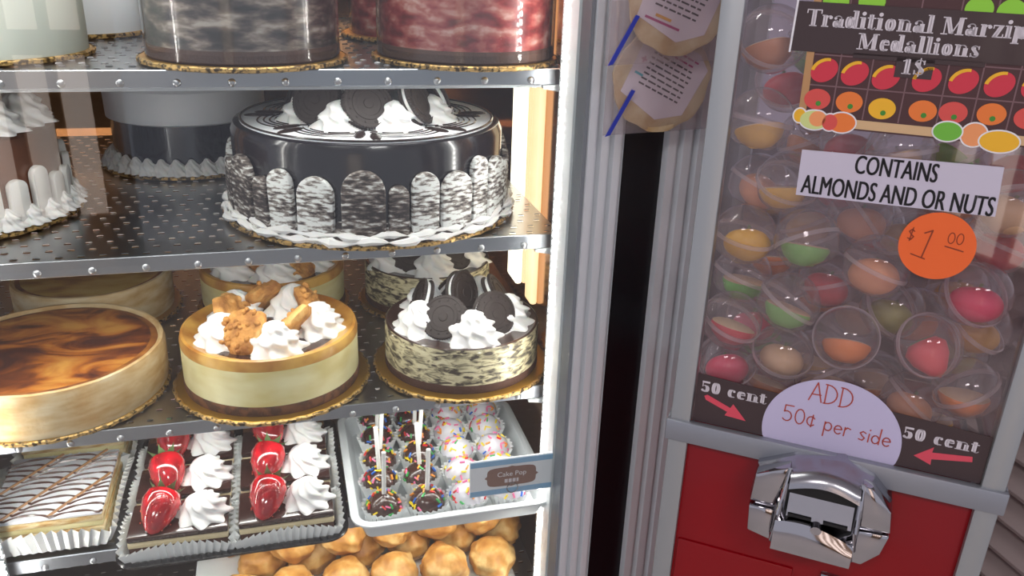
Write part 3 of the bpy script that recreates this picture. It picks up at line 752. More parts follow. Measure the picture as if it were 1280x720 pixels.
# ------------------------------------------------------------------ lowest visible shelf: cream puffs on a paper
mb = MB(); mb.box(-0.13, 0.225, 0.735, 0.93, 0, 0.0012)
pp = mb.build('paper_sheet', 'paper_cup'); pp.location = (0, 0, S5 + 0.0016); tag(pp, 'white paper sheet under the cream puffs', 'paper')
def puff_mesh(seed):
    rr = random.Random(seed); p = [rr.uniform(0, 6.28) for _ in range(6)]
    def df(t, s):
        return 1 + 0.06 * math.sin(3 * t + p[0]) * (1 - s * s) + 0.05 * math.sin(5 * t + p[1] + 2 * s) * (1 - s * s) + 0.05 * math.sin(4 * s * 3 + p[2]) + 0.03 * math.sin(9 * t + p[3]) * (1 - s * s) + 0.025 * math.sin(7 * t + 6 * s + p[4]) * (1 - s * s)
    return MB().ball((0, 0, 0), (0.0265, 0.0265, 0.0225), 30, 18, df).mesh('cream_puff', 'puff', angle=80)
PUFF = [puff_mesh(s) for s in range(4)]
pn = 0
pl = {}
names_r = ['front row', 'second row', 'third row']
ords = ['leftmost', 'second from left', 'third from left', 'fourth from left', 'fifth from left', 'rightmost']
for ri, y in enumerate((0.752, 0.806, 0.860)):
    for ci in range(6):
        x = -0.078 + ci * 0.0555 + (0.027 if ri == 1 else 0) - 0.004 * ri
        o = bpy.data.objects.new('cream_puff', PUFF[(ri * 2 + ci) % 4]); COL.objects.link(o)
        o.location = (x + rnd.uniform(-0.001, 0.001), y, S5 + 0.0028 + 0.0205); o.rotation_euler = (rnd.uniform(-0.15, 0.15), rnd.uniform(-0.15, 0.15), rnd.uniform(0, 6))
        tag(o, 'golden cream puff, %s in the %s under the cake pop tray' % (ords[ci], names_r[ri]), 'cream puff', 'cream puffs')
for ci in range(5):     # upper layer
    x = -0.020 + ci * 0.0545; y = 0.792
    o = bpy.data.objects.new('cream_puff', PUFF[ci % 4]); COL.objects.link(o)
    o.location = (x, y, S5 + 0.0028 + 0.0205 + 0.034); o.rotation_euler = (0.2 * ci, 0.1, ci)
    tag(o, 'golden cream puff, %s of those piled on top of the others' % ['leftmost', 'second from left', 'middle one', 'second from right', 'rightmost'][ci], 'cream puff', 'cream puffs')

# ------------------------------------------------------------------ price tags on the glass
pt = thing('price_tag', (0.1925, 0.6605, 0.9695), 'blue and white price card with brown plaque before the cake pops', 'price tag')
box_part('card', 'tag_white', pt, -0.0415, 0.0415, -0.0012, 0.0012, -0.0205, 0.0205, bevel=0.0005, segs=1)
for s in (1, -1): box_part('blue_stripe', 'tag_blue', pt, -0.0412, 0.0412, -0.0016, -0.0012, s * 0.0165 - 0.0028, s * 0.0165 + 0.0028)
pts = []
for i in range(40):
    a = 2 * PI * i / 40; c, s_ = math.cos(a), math.sin(a)
    k = (abs(c) ** 6 + abs(s_) ** 6) ** (-1 / 6)
    bumpy = 1 + 0.10 * max(0, math.cos(4 * a)) ** 12
    pts.append((0.0245 * c * k * bumpy, 0.0105 * s_ * k * bumpy))
MB().prism(pts, -0.0018, -0.0012, lambda a, b, d: (a, d, b)).build('plaque', 'tag_brown', pt)
def font_mesh(txt, size, m_, sx=1.0, off=0.0, space=1.0):
    c = bpy.data.curves.new('lettering', 'FONT'); c.body = txt; c.size = size; c.align_x = 'CENTER'; c.align_y = 'CENTER'; c.offset = off; c.resolution_u = 4
    c.space_character = space
    o = bpy.data.objects.new('lettering', c); COL.objects.link(o)
    bpy.context.view_layer.update()
    me = bpy.data.meshes.new_from_object(o); bpy.data.objects.remove(o); bpy.data.curves.remove(c)
    for v in me.vertices: v.co.x *= sx
    me.materials.clear(); me.materials.append(MATS[m_]); return me
FACE = R_(90, 'X')     # text lying in XY -> standing, facing -Y
plq = [c for c in pt.children if c.name.startswith('plaque')][0]
place(font_mesh('Cake Pop', 0.0075, 'print_white'), 'lettering', plq, T_((0, -0.0022, 0.003)) @ FACE)
mb = MB()
for k, (a, b) in enumerate(((-0.007, -0.004), (-0.003, 0.0), (0.001, 0.004), (0.005, 0.007))): mb.box(a, b, -0.0021, -0.0018, -0.0068, -0.0028)
mb.build('price_figures', 'ink_light', plq)
clipm = MB(); clipm.tube([(0.001 + 0.0055 * math.cos(a), -0.0022, -0.0135 + 0.0055 * math.sin(a)) for a in [PI * 2 * i / 24 for i in range(25)]], 0.0005, 5); clipm.build('ring_clip', 'chrome', pt)
p2 = thing('price_tag', (-0.268, 0.662, 0.972), 'small white price card at the left picture edge above the napoleon', 'price tag')
box_part('card', 'tag_white', p2, -0.030, 0.012, -0.0012, 0.0012, -0.021, 0.021, bevel=0.0005, segs=1)
box_part('card_holder', 'pale_plastic', p2, -0.032, 0.014, -0.0012, 0.004, -0.024, -0.021)

# ------------------------------------------------------------------ capsule vending machine
MX, MY, MROT = 0.2690, 0.5016, math.radians(-36.8)
MW, MD = 0.2305, 0.190
ma = thing('capsule_vending_machine', (MX, MY, 0), 'red and silver capsule vending machine with chrome coin mechanism and marzipan signs', 'vending machine', MROT)
MMAT = T_((MX, MY, 0)) @ Matrix.Rotation(MROT, 4, 'Z')
ZB0, ZB1 = 1.1015, 1.1190
for (a, b) in ((0.0015, 0.0005), (MW - 0.0165, 0.0005), (0.0015, MD - 0.0165), (MW - 0.0165, MD - 0.0165)):
    box_part('corner_post', 'post_metal', ma, a, a + 0.015, b, b + 0.015, 0.02, 1.50, bevel=0.0015)
for (x0, x1, y0, y1) in ((-0.001, MW + 0.001, -0.0025, 0.004), (-0.001, MW + 0.001, MD - 0.004, MD + 0.0025), (-0.001, 0.0035, 0.004, MD - 0.004), (MW - 0.0035, MW + 0.001, 0.004, MD - 0.004)):
    box_part('cross_bar', 'bar_metal', ma, x0, x1, y0, y1, ZB0, ZB1, bevel=0.0012)
box_part('front_pane', 'machine_glass', ma, 0.0165, MW - 0.0165, 0.0045, 0.0065, ZB1, 1.48)
box_part('rear_pane', 'machine_glass', ma, 0.0165, MW - 0.0165, MD - 0.0075, MD - 0.0055, ZB1, 1.48)
box_part('side_pane', 'machine_glass', ma, 0.0045, 0.0065, 0.0165, MD - 0.0165, ZB1, 1.48)
box_part('side_pane', 'machine_glass', ma, MW - 0.0065, MW - 0.0045, 0.0165, MD - 0.0165, ZB1, 1.48)
box_part('hopper_floor', 'aluminium_dull', ma, 0.007, MW - 0.007, 0.007, MD - 0.007, 1.086, 1.092)
box_part('top_lid', 'red_paint', ma, -0.004, MW + 0.004, -0.004, MD + 0.004, 1.48, 1.53, bevel=0.004)
box_part('red_body', 'red_paint', ma, 0.0155, MW - 0.0155, 0.005, MD - 0.005, 0.30, ZB0, bevel=0.001)
box_part('lower_body', 'red_paint', ma, 0.002, MW - 0.002, 0.002, MD - 0.002, 0.02, 0.30, bevel=0.003)
dr = box_part('chute_door', 'red_paint', ma, 0.0185, 0.1080, 0.0028, 0.0052, 0.86, 1.0095, bevel=0.0012)
box_part('lock_plate', 'chrome_brushed', ma, 0.128, 0.150, 0.001, 0.006, 0.99, 1.0135, bevel=0.001)
# --- chrome coin mechanism
cm = thing('coin_mechanism', (0, 0, 0), None, None); cm.parent = ma; cm['label'] = 'faceted chrome coin mechanism'; cm.location.z = 1.050 * 0.14; cm.scale.z = 0.86
def cpr(poly, d0, d1): return MB().prism(poly, d0, d1, lambda a, b, d: (a, d, b))
outline = [(0.0680, 1.0800), (0.0700, 1.1120), (0.0940, 1.1265), (0.1270, 1.1310), (0.1480, 1.1230), (0.1620, 1.1060), (0.1650, 1.0880), (0.1610, 1.0640), (0.1500, 1.0500), (0.1400, 1.0510), (0.0880, 1.0520), (0.0720, 1.0560)]
cxm, czm = 0.1160, 1.0900
def facet(name, m_, rings, parent):
    """rings: list of (scale_x, scale_z, depth) applied to the outline -> faceted shell"""
    mb = MB(); n = len(outline); vs_ = []; fs = []
    for sx, sz, d in rings: vs_ += [(cxm + (a - cxm) * sx, d, czm + (b - czm) * sz) for a, b in outline]
    for k in range(len(rings) - 1):
        for i in range(n): fs.append((k * n + i, k * n + (i + 1) % n, (k + 1) * n + (i + 1) % n, (k + 1) * n + i))
    fs.append(tuple(range((len(rings) - 1) * n, len(rings) * n)))
    return mb.add(vs_, fs).build(name, m_, parent, angle=12)
facet('housing', 'chrome_brushed', [(1, 1, 0.006), (1, 1, -0.008), (0.90, 0.92, -0.021)], cm)
# side wings
cpr([(0.0690, 1.0850), (0.0700, 1.1115), (0.0925, 1.1245), (0.0890, 1.0850)], -0.0235, -0.012).build('wing_panel', 'chrome', cm, bevel=0.0012)
cpr([(0.0705, 1.0575), (0.0690, 1.0825), (0.0872, 1.0825), (0.0868, 1.0530)], -0.0265, -0.012).build('wing_panel', 'chrome', cm, bevel=0.0012)
cpr([(0.1420, 1.0850), (0.1405, 1.1240), (0.1480, 1.1215), (0.1615, 1.1050), (0.1640, 1.0850)], -0.0235, -0.012).build('wing_panel', 'chrome', cm, bevel=0.0012)
cpr([(0.1430, 1.0505), (0.1420, 1.0820), (0.1638, 1.0835), (0.1605, 1.0645), (0.1500, 1.0500)], -0.0250, -0.012).build('wing_panel', 'chrome', cm, bevel=0.0012)
# upper hood, arched, over a dark recess
def arch(x0, x1, zb, zt, bul, n=12): return [(x0, zb)] + [(x0 + (x1 - x0) * i / n, zt + bul * math.sin(PI * i / n)) for i in range(n + 1)] + [(x1, zb)]
mb = MB(); n = 14
mb.grid(lambda u, v: (0.0935 + (0.1400 - 0.0935) * u, -0.021 - 0.012 * math.sin(v * PI / 2) , 1.1225 + 0.007 * math.sin(PI * u) - 0.011 * (1 - math.cos(v * PI / 2))), n, 6)
mb.grid(lambda u, v: (0.0935 + (0.1400 - 0.0935) * u, -0.033 + 0.010 * v, 1.1115 + 0.007 * math.sin(PI * u)), n, 2)
mb.build('hood', 'chrome_brushed', cm, angle=40)
box_part('recess', 'dark_slot', cm, 0.0930, 0.1400, -0.0222, -0.020, 1.0750, 1.1190)
mb = MB(); mb.add([(0.0950, -0.0225, 1.1010), (0.1385, -0.0225, 1.1010), (0.1385, -0.0300, 1.0840), (0.0950, -0.0300, 1.0840)], [(0, 1, 2, 3)])
mb.add([(0.0950, -0.0225, 1.1010), (0.1385, -0.0225, 1.1010), (0.1385, -0.0205, 1.1010), (0.0950, -0.0205, 1.1010)], [(0, 1, 2, 3)])
mb.build('coin_slide', 'chrome_brushed', cm)
for x in (0.104, 0.128):
    box_part('coin_slot', 'dark_slot', cm, x - 0.008, x + 0.008, -0.0308, -0.0280, 1.0845, 1.0870)
for x in (0.0925, 0.1405):
    MB().tube([(x, -0.023, 1.124), (x + (0.001 if x > 0.1 else -0.002), -0.028, 1.100), (x + (0.001 if x > 0.1 else -0.003), -0.031, 1.084), (x + (0.002 if x > 0.1 else -0.004), -0.030, 1.056)], 0.0017, 8).build('guide_rail', 'chrome', cm)
# lower front block with a bowed upper edge
mb = MB()
mb.grid(lambda u, v: (0.0885 + (0.1420 - 0.0885) * u, -0.034 + 0.014 * v, 1.0770 + 0.0065 * math.sin(PI * (0.15 + 0.8 * u)) - 0.006 * u * u + 0.002 * v), 14, 3)
mb.grid(lambda u, v: (0.0885 + (0.1420 - 0.0885) * u, -0.034 - 0.006 * math.sin(PI * v * 0.6) + 0.004 * v, 1.0770 + (1.0525 - 1.0770) * v + (0.0065 * math.sin(PI * (0.15 + 0.8 * u)) - 0.006 * u * u) * (1 - v)), 14, 6)
mb.add([(0.0885, -0.034, 1.077), (0.0885, -0.0357, 1.0525), (0.0885, -0.012, 1.0525), (0.0885, -0.012, 1.079)], [(0, 1, 2, 3)])
mb.add([(0.1420, -0.034, 1.072), (0.1420, -0.0357, 1.0525), (0.1420, -0.012, 1.0525), (0.1420, -0.012, 1.074)], [(3, 2, 1, 0)])
mb.build('coin_block', 'chrome', cm, angle=30)
MB().tube([(0.116, -0.030, 1.0815), (0.116, -0.037, 1.0815)], 0.0038, 12).build('release_button', 'chrome', cm)

# --- signs on the front pane (u, z) at depth V
V0 = 0.0040
def flat(pts, v=V0 - 0.0004, th=0.0004): return MB().prism(pts, v, v + th, lambda a, b, d: (a, d, b))
def disc(cx, cz, rx, rz, n=48, a0=0, a1=360): return [(cx + rx * math.cos(math.radians(a0 + (a1 - a0) * i / n)), cz + rz * math.sin(math.radians(a0 + (a1 - a0) * i / n))) for i in range(n if a1 - a0 == 360 else n + 1)]
def el(cx, cy, rx, ry, a0=0, a1=360, n=20): return [(cx + rx * math.cos(math.radians(a0 + (a1 - a0) * i / n)), cy + ry * math.sin(math.radians(a0 + (a1 - a0) * i / n))) for i in range(n + 1)]
# heavy contrast letters: 'n' strokes swept with a wide horizontal nib, 't' hairlines, 'd' dots
FAT = {
 'T': (.66, [('n', [(.33, 0), (.33, .70)]), ('t', [(.04, .55), (.04, .69), (.62, .69), (.62, .55)]), ('t', [(.19, .015), (.47, .015)])]),
 'r': (.45, [('n', [(.14, 0), (.14, .49)]), ('t', [(.02, .015), (.29, .015)]), ('t', [(.02, .475), (.14, .475)]), ('t', [(.2, .36), (.26, .45), (.35, .47)]), ('d', .36, .40, .075)]),
 'a': (.52, [('n', [(.35, .0), (.35, .36)]), ('t', el(.22, .37, .13, .11, 0, 160)), ('d', .11, .38, .06), ('n', el(.18, .14, .08, .135)), ('t', [(.35, .015), (.5, .015)])]),
 'd': (.56, [('n', el(.17, .24, .09, .235)), ('n', [(.40, 0), (.40, .74)]), ('t', [(.26, .725), (.40, .725)]), ('t', [(.40, .015), (.54, .015)])]),
 'i': (.30, [('n', [(.14, 0), (.14, .49)]), ('t', [(.01, .015), (.28, .015)]), ('t', [(.01, .475), (.14, .475)]), ('d', .14, .64, .085)]),
 't': (.37, [('n', [(.15, .04), (.15, .62)]), ('t', [(.01, .475), (.32, .475)]), ('t', el(.24, .1, .1, .09, 200, 350))]),
 'o': (.53, [('n', el(.26, .24, .12, .24))]),
 'n': (.60, [('n', [(.14, 0), (.14, .49)]), ('n', [(.43, 0), (.43, .36)]), ('t', el(.31, .36, .14, .115, 0, 180)), ('t', [(.01, .015), (.27, .015)]), ('t', [(.31, .015), (.57, .015)]), ('t', [(.01, .475), (.14, .475)])]),
 'l': (.30, [('n', [(.14, 0), (.14, .74)]), ('t', [(.01, .015), (.28, .015)]), ('t', [(.01, .725), (.14, .725)])]),
 'M': (.90, [('t', [(.13, 0), (.13, .69)]), ('n', [(.19, .70), (.40, .04)]), ('t', [(.42, .04), (.68, .69)]), ('n', [(.70, 0), (.70, .70)]), ('t', [(.02, .015), (.25, .015)]), ('t', [(.56, .015), (.86, .015)]), ('t', [(.02, .685), (.2, .685)]), ('t', [(.68, .685), (.86, .685)])]),
 'z': (.46, [('t', [(.05, .36), (.05, .475), (.40, .475)]), ('n', [(.33, .48), (.13, .01)]), ('t', [(.06, .015), (.42, .015), (.42, .13)])]),
 'p': (.56, [('n', [(.14, -.2), (.14, .49)]), ('n', el(.36, .24, .09, .235)), ('t', [(.01, -.19), (.28, -.19)]), ('t', [(.01, .475), (.14, .475)])]),
 'e': (.49, [('n', el(.24, .24, .11, .24, 30, 320)), ('t', [(.13, .27), (.41, .27), (.40, .34)])]),
 's': (.42, [('n', [(.13, .42), (.13, .34), (.28, .16), (.28, .08)]), ('t', el(.2, .37, .13, .105, 20, 180)), ('t', el(.21, .12, .14, .11, 180, 360)), ('t', [(.34, .46), (.34, .34)]), ('t', [(.06, .02), (.06, .15)])]),
 'c': (.45, [('n', el(.24, .24, .11, .24, 50, 310)), ('d', .34, .38, .06)]),
 '1': (.40, [('n', [(.2, 0), (.2, .70)]), ('t', [(.04, .015), (.36, .015)]), ('t', [(.03, .60), (.2, .69)])]),
 '$': (.50, [('n', [(.15, .58), (.15, .48), (.34, .24), (.34, .12)]), ('t', el(.24, .54, .15, .15, 20, 180)), ('t', el(.25, .16, .16, .15, 180, 360)), ('t', [(.25, -.07), (.25, .78)]), ('t', [(.4, .68), (.4, .5)]), ('t', [(.08, .02), (.08, .2)])]),
 '5': (.48, [('n', el(.22, .22, .12, .21, -150, 120)), ('t', [(.10, .34), (.10, .68)]), ('b', [(.10, .64), (.40, .64)]), ('d', .10, .12, .06)]),
 '0': (.54, [('n', el(.26, .35, .12, .35))]),
 ' ': (.26, []),
}
def fat_text(name, txt, x0, z0, width, m_, parent, v, cap, weight=0.18):
    total = sum(FAT[c][0] for c in txt); sx = width / total; sz = cap / 0.72
    mb = MB(); cx = 0.0
    def P_(x, y): return (x0 + (cx + x) * sx, v, z0 + y * sz)
    def thin(pts, wd):
        for (a, b), (c, d) in zip(pts, pts[1:]):
            dx, dy = c - a, d - b; L = math.hypot(dx, dy) or 1; nx, ny = -dy / L * wd / 2, dx / L * wd / 2
            ex, ey = dx / L * wd * .3, dy / L * wd * .3
            mb.add([P_(a - nx - ex, b - ny - ey), P_(c - nx + ex, d - ny + ey), P_(c + nx + ex, d + ny + ey), P_(a + nx - ex, b + ny - ey)], [(0, 1, 2, 3)])
    for ch in txt:
        adv, st = FAT[ch]
        for s in st:
            if s[0] == 'n':
                for (a, b), (c, d) in zip(s[1], s[1][1:]):
                    mb.add([P_(a - weight / 2, b), P_(a + weight / 2, b), P_(c + weight / 2, d), P_(c - weight / 2, d)], [(0, 1, 2, 3)])
                thin(s[1], .04)
            elif s[0] == 't': thin(s[1], .045)
            elif s[0] == 'b': thin(s[1], .12)
            else:
                q = el(s[1], s[2], s[3], s[3], n=12)[:-1]; mb.add([P_(*p) for p in q], [tuple(range(12))])
        cx += adv
    return mb.build(name, m_, parent)
HAND = {
 'A': (.55, [[(0, 0), (.24, .8), (.46, 0)], [(.07, .28), (.42, .30)]]),
 'D': (.55, [[(.03, 0), (.03, .8)], [(-.03, .8)] + el(.05, .4, .38, .4, 88, -90, 10) + [(-.02, 0)]]),
 '5': (.50, [[(.42, .8), (.08, .78), (.06, .46)] + el(.18, .27, .2, .24, 110, -140, 10)]),
 '0': (.50, [el(.22, .38, .19, .36, 90, 450, 14)]),
 'c': (.44, [el(.2, .30, .17, .22, 40, 320, 10), [(.22, .02), (.25, .62)]]),
 'p': (.42, [[(.03, -.25), (.05, .45)], el(.18, .25, .15, .2, 150, -170, 10)]),
 'e': (.40, [[(.04, .22), (.32, .26)] + el(.18, .22, .15, .2, 20, 320, 10)]),
 'r': (.32, [[(.03, 0), (.05, .42)], [(.05, .3), (.14, .42), (.27, .38)]]),
 's': (.36, [[(.29, .38), (.17, .44), (.06, .35), (.14, .24), (.26, .15), (.18, .02), (.03, .05)]]),
 'i': (.16, [[(.05, 0), (.06, .40)], [(.07, .56), (.075, .60)]]),
 'd': (.42, [el(.16, .2, .14, .19, 20, 340, 10), [(.31, 0), (.33, .75)]]),
 '$': (.42, [[(.32, .58), (.2, .68), (.08, .55), (.18, .42), (.32, .30), (.22, .14), (.05, .2)], [(.16, .06), (.24, .78)]]),
 '1': (.40, [[(.08, .72), (.30, .84), (.14, -.12)]]),
 ' ': (.28, []),
}
def hand_text(txt, x0, z0, size, m_, parent, v, slant=0.0, wd=0.055, name='handwriting'):
    mb = MB(); cx = 0.0
    for ch in txt:
        adv, st = HAND[ch]
        for pts in st:
            for (a, b), (c, d) in zip(pts, pts[1:]):
                dx, dy = c - a, d - b; L = math.hypot(dx, dy) or 1; nx, ny = -dy / L * wd / 2, dx / L * wd / 2; ex, ey = dx / L * wd * .3, dy / L * wd * .3
                q = [(a - nx - ex, b - ny - ey), (c - nx + ex, d - ny + ey), (c + nx + ex, d + ny + ey), (a + nx - ex, b + ny - ey)]
                mb.add([(x0 + (cx + x) * size, v, z0 + y * size + slant * (cx + x) * size) for x, y in q], [(0, 1, 2, 3)])
        cx += adv
    return mb.build(name, m_, parent)
# fruit-box sign with the title band
UL, UR = 0.0475, 0.1990
sg = flat([(0.0560, 1.4440), (UR, 1.4440), (UR, 1.3480), (0.0580, 1.3480)]).build('fruit_box_sign', 'sign_grid', ma); tag(sg, 'printed marzipan sign with dark title band and boxed fruits')
V1, V2, V3, V4 = V0 - 0.0006, V0 - 0.0008, V0 - 0.0010, V0 - 0.0012
def pr(name, m_, pts, v, parent=sg): return MB().prism(pts, v, v + 0.00015, lambda a, b, d: (a, d, b)).build(name, m_, parent)
def rc(x0, x1, z0, z1): return [(x0, z0), (x1, z0), (x1, z1), (x0, z1)]
pr('wood_frame', 'wood_print', [(0.0560, 1.4440), (0.0605, 1.4440), (0.0625, 1.3500), (0.0580, 1.3480)], V1)
pr('wood_frame', 'wood_print', rc(UR - 0.005, UR, 1.348, 1.444), V1)
pr('wood_frame', 'wood_print_light', rc(0.0585, UR, 1.3490, 1.3545), V1)
for x in (0.0775, 0.0960, 0.1165, 0.1375, 0.1560, 0.1750): pr('grid_line', 'grid_line', rc(x - 0.0004, x + 0.0004, 1.355, 1.444), V1)
for z in (1.3735, 1.3920): pr('grid_line', 'grid_line', rc(0.062, UR - 0.005, z - 0.0004, z + 0.0004), V1)
for x, z in ((.0691, 1.3828), (.0869, 1.3823), (.1048, 1.3815), (.1272, 1.3821), (.1469, 1.3827), (.1658, 1.3826), (.1850, 1.3830)):
    f = pr('printed_fruit', 'f_red', [(x + 0.0078 * math.cos(a) , z + 0.0072 * math.sin(a) + 0.0014 * math.cos(a)) for a in [2 * PI * i / 28 for i in range(28)]], V2)
    q = [(x + 0.0080 * math.cos(a), z + 0.0074 * math.sin(a) + 0.0014 * math.cos(a)) for a in [math.radians(70 + 100 * i / 12) for i in range(13)]]
    q += [(x + 0.0066 * math.cos(a) + 0.0006, z + 0.0056 * math.sin(a) + 0.0014 * math.cos(a)) for a in [math.radians(170 - 100 * i / 12) for i in range(13)]]
    pr('printed_blush', 'f_yellow', q, V3)
for x, z, m_ in ((.0678, 1.3650, 'f_red2'), (.0867, 1.3649, 'f_orange'), (.1060, 1.3628, 'f_yellow'), (.1287, 1.3636, 'f_orange'), (.1452, 1.3643, 'f_red2'), (.1655, 1.3654, 'f_orange'), (.1850, 1.3650, 'f_red2')):
    pr('printed_fruit', m_, disc(x, z, 0.0078, 0.0064, 28), V2)
    pr('printed_stem', 'f_stem', disc(x + 0.001, z - 0.0025, 0.0016, 0.0016, 12), V3)
for x, z in ((.0691, 1.4230), (.0891, 1.4240), (.1463, 1.4230), (.1628, 1.4225), (.181, 1.4220)): pr('printed_fruit', 'f_lime', disc(x, z, 0.0075, 0.0070, 24), V2)
bd = pr('title_band', 'sign_dark', [(UL, 1.3932), (UR + 0.002, 1.3942), (UR + 0.002, 1.4215), (UL + 0.0005, 1.4225)], V3)
pr('title_band', 'sign_dark', rc(0.0840, 0.1560, 1.3915, 1.3945), V3)
pr('title_band', 'sign_dark', rc(0.1088, 0.1295, 1.3822, 1.3935), V3)
pr('white_edge', 'print_white', [(UL - 0.0012, 1.3922), (UL, 1.3922), (UL + 0.0006, 1.4330), (UL - 0.0006, 1.4330)], V3)
# cut-out fruits at the lower corners
def blob2(cx, cz, rx, rz, m_, v=V3):
    pr('white_edge', 'print_white', disc(cx, cz, rx + 0.0009, rz + 0.0009, 28), v + 0.00018); return pr('printed_fruit', m_, disc(cx, cz, rx, rz, 28), v)
blob2(.0590, 1.3540, .0035, .0042, 'f_yellow'); blob2(.0680, 1.3520, .0085, .0058, 'f_pale', V3 - 0.0001); blob2(.0700, 1.3530, .0050, .0048, 'f_peach', V4)
blob2(.0845, 1.3520, .0080, .0060, 'f_orange', V3 - 0.0001); blob2(.0775, 1.3515, .0045, .0050, 'f_red2', V4)
blob2(.1445, 1.3530, .0078, .0056, 'f_green', V4); blob2(.1590, 1.3525, .0068, .0068, 'f_peach', V3); blob2(.1730, 1.3500, .0105, .0062, 'f_yellow', V4)
fat_text('title_lettering', 'Traditional Marzipan', 0.0535, 1.4085, 0.1360, 'ink_light', sg, V4, 0.0098)
fat_text('title_lettering', 'Medallions', 0.0850, 1.3968, 0.0670, 'ink_light', sg, V4, 0.0095)
fat_text('title_lettering', '1$', 0.1122, 1.3845, 0.0135, 'ink_light', sg, V4, 0.0088)
# nut warning
ws = flat([(0.0645, 1.3025), (0.1812, 1.3045), (0.1792, 1.3352), (0.0638, 1.3325)], V0 - 0.0004).build('nut_warning_sign', 'sign_white', ma); tag(ws, 'white paper nut warning strip')
def put_font(txt, cx, cz, wdt, hgt, m_, parent, v, off=0.0):
    me = font_mesh(txt, 1.0, m_)
    xs = [q.co.x for q in me.vertices]; ys = [q.co.y for q in me.vertices]
    sx, sy = wdt / (max(xs) - min(xs)), hgt / (max(ys) - min(ys)); mx, my = (max(xs) + min(xs)) / 2, (max(ys) + min(ys)) / 2
    for q in me.vertices: q.co = ((q.co.x - mx) * sx + cx, v, (q.co.y - my) * sy + cz)
    if off:          # bolder strokes: the same letters laid side by side in one mesh
        bm = bmesh.new()
        for dx in (-off, 0, off):
            k0 = len(bm.verts); bm.from_mesh(me); bm.verts.ensure_lookup_table()
            for q in bm.verts[k0:]: q.co.x += dx
        bm.to_mesh(me); bm.free()
    return place(me, 'lettering', parent)
put_font('CONTAINS', 0.1210, 1.3270, 0.0475, 0.0118, 'ink_black', ws, V1, 0.0003)
put_font('ALMONDS AND OR NUTS', 0.1232, 1.3105, 0.1120, 0.0122, 'ink_black', ws, V1, 0.0003)
# orange price disc
od = flat(disc(0.1535, 1.2810, 0.0222, 0.0220, 56)).build('price_sticker', 'sign_orange', ma); tag(od, 'round orange one dollar sticker')
hand_text('$', 0.1352, 1.2815, 0.0125, 'ink_brown', od, V1, 0.0); hand_text('1', 0.1435, 1.2745, 0.0195, 'ink_brown', od, V1, 0.0, 0.045)
hand_text('00', 0.1585, 1.2838, 0.0098, 'ink_brown', od, V1, 0.02)
for (a, b, c, d) in ((0.1395, 1.2735, 0.1485, 1.2712), (0.1578, 1.2815, 0.1690, 1.2795)):
    MB().add([(a, V1, b), (c, V1, d), (c, V1, d + 0.0008), (a, V1, b + 0.0008)], [(0, 1, 2, 3)]).build('underline', 'ink_brown', od)
# 50 cent strips
for (poly, tx, tz, arrow, lb) in (
    ([(0.0180, 1.1192), (0.0780, 1.1192), (0.0780, 1.1558), (0.0175, 1.1595)], 0.0205, 1.1452, [(0.0240, 1.1418), (0.0255, 1.1388), (0.0420, 1.1325), (0.0405, 1.1292), (0.0560, 1.1282), (0.0455, 1.1398), (0.0438, 1.1362), (0.0262, 1.1432)], 'dark strip with red arrow pointing right'),
    ([(0.1500, 1.1192), (0.2136, 1.1192), (0.2136, 1.1558), (0.1500, 1.1600)], 0.1598, 1.1420, [(0.1700, 1.1300), (0.1810, 1.1395), (0.1806, 1.1352), (0.2050, 1.1385), (0.2056, 1.1345), (0.1812, 1.1300), (0.1815, 1.1255)], 'dark strip with red arrow pointing left')):
    s = flat(poly).build('fifty_cent_sign', 'sign_dark', ma); tag(s, lb)
    fat_text('lettering', '50 cent', tx, tz, 0.0480, 'ink_light', s, V1, 0.0092)
    pr('arrow', 'arrow_red', arrow, V1, s)
pts = [(0.1145 + 0.0468 * math.cos(math.radians(-19 + 218 * i / 48)), 1.1315 + 0.0440 * math.sin(math.radians(-19 + 218 * i / 48))) for i in range(49)]
pts = [(a, max(b, 1.1188)) for a, b in pts]
asn = flat(pts, V0 - 0.0012).build('add_fifty_sign', 'sign_lilac', ma); tag(asn, 'round white card with red handwriting')
VA = V0 - 0.00145
hand_text('ADD', 0.0960, 1.1565, 0.0185, 'ink_red', asn, VA, -0.02, 0.05)
hand_text('50c per side', 0.0805, 1.1360, 0.0166, 'ink_red', asn, VA, -0.05, 0.055)

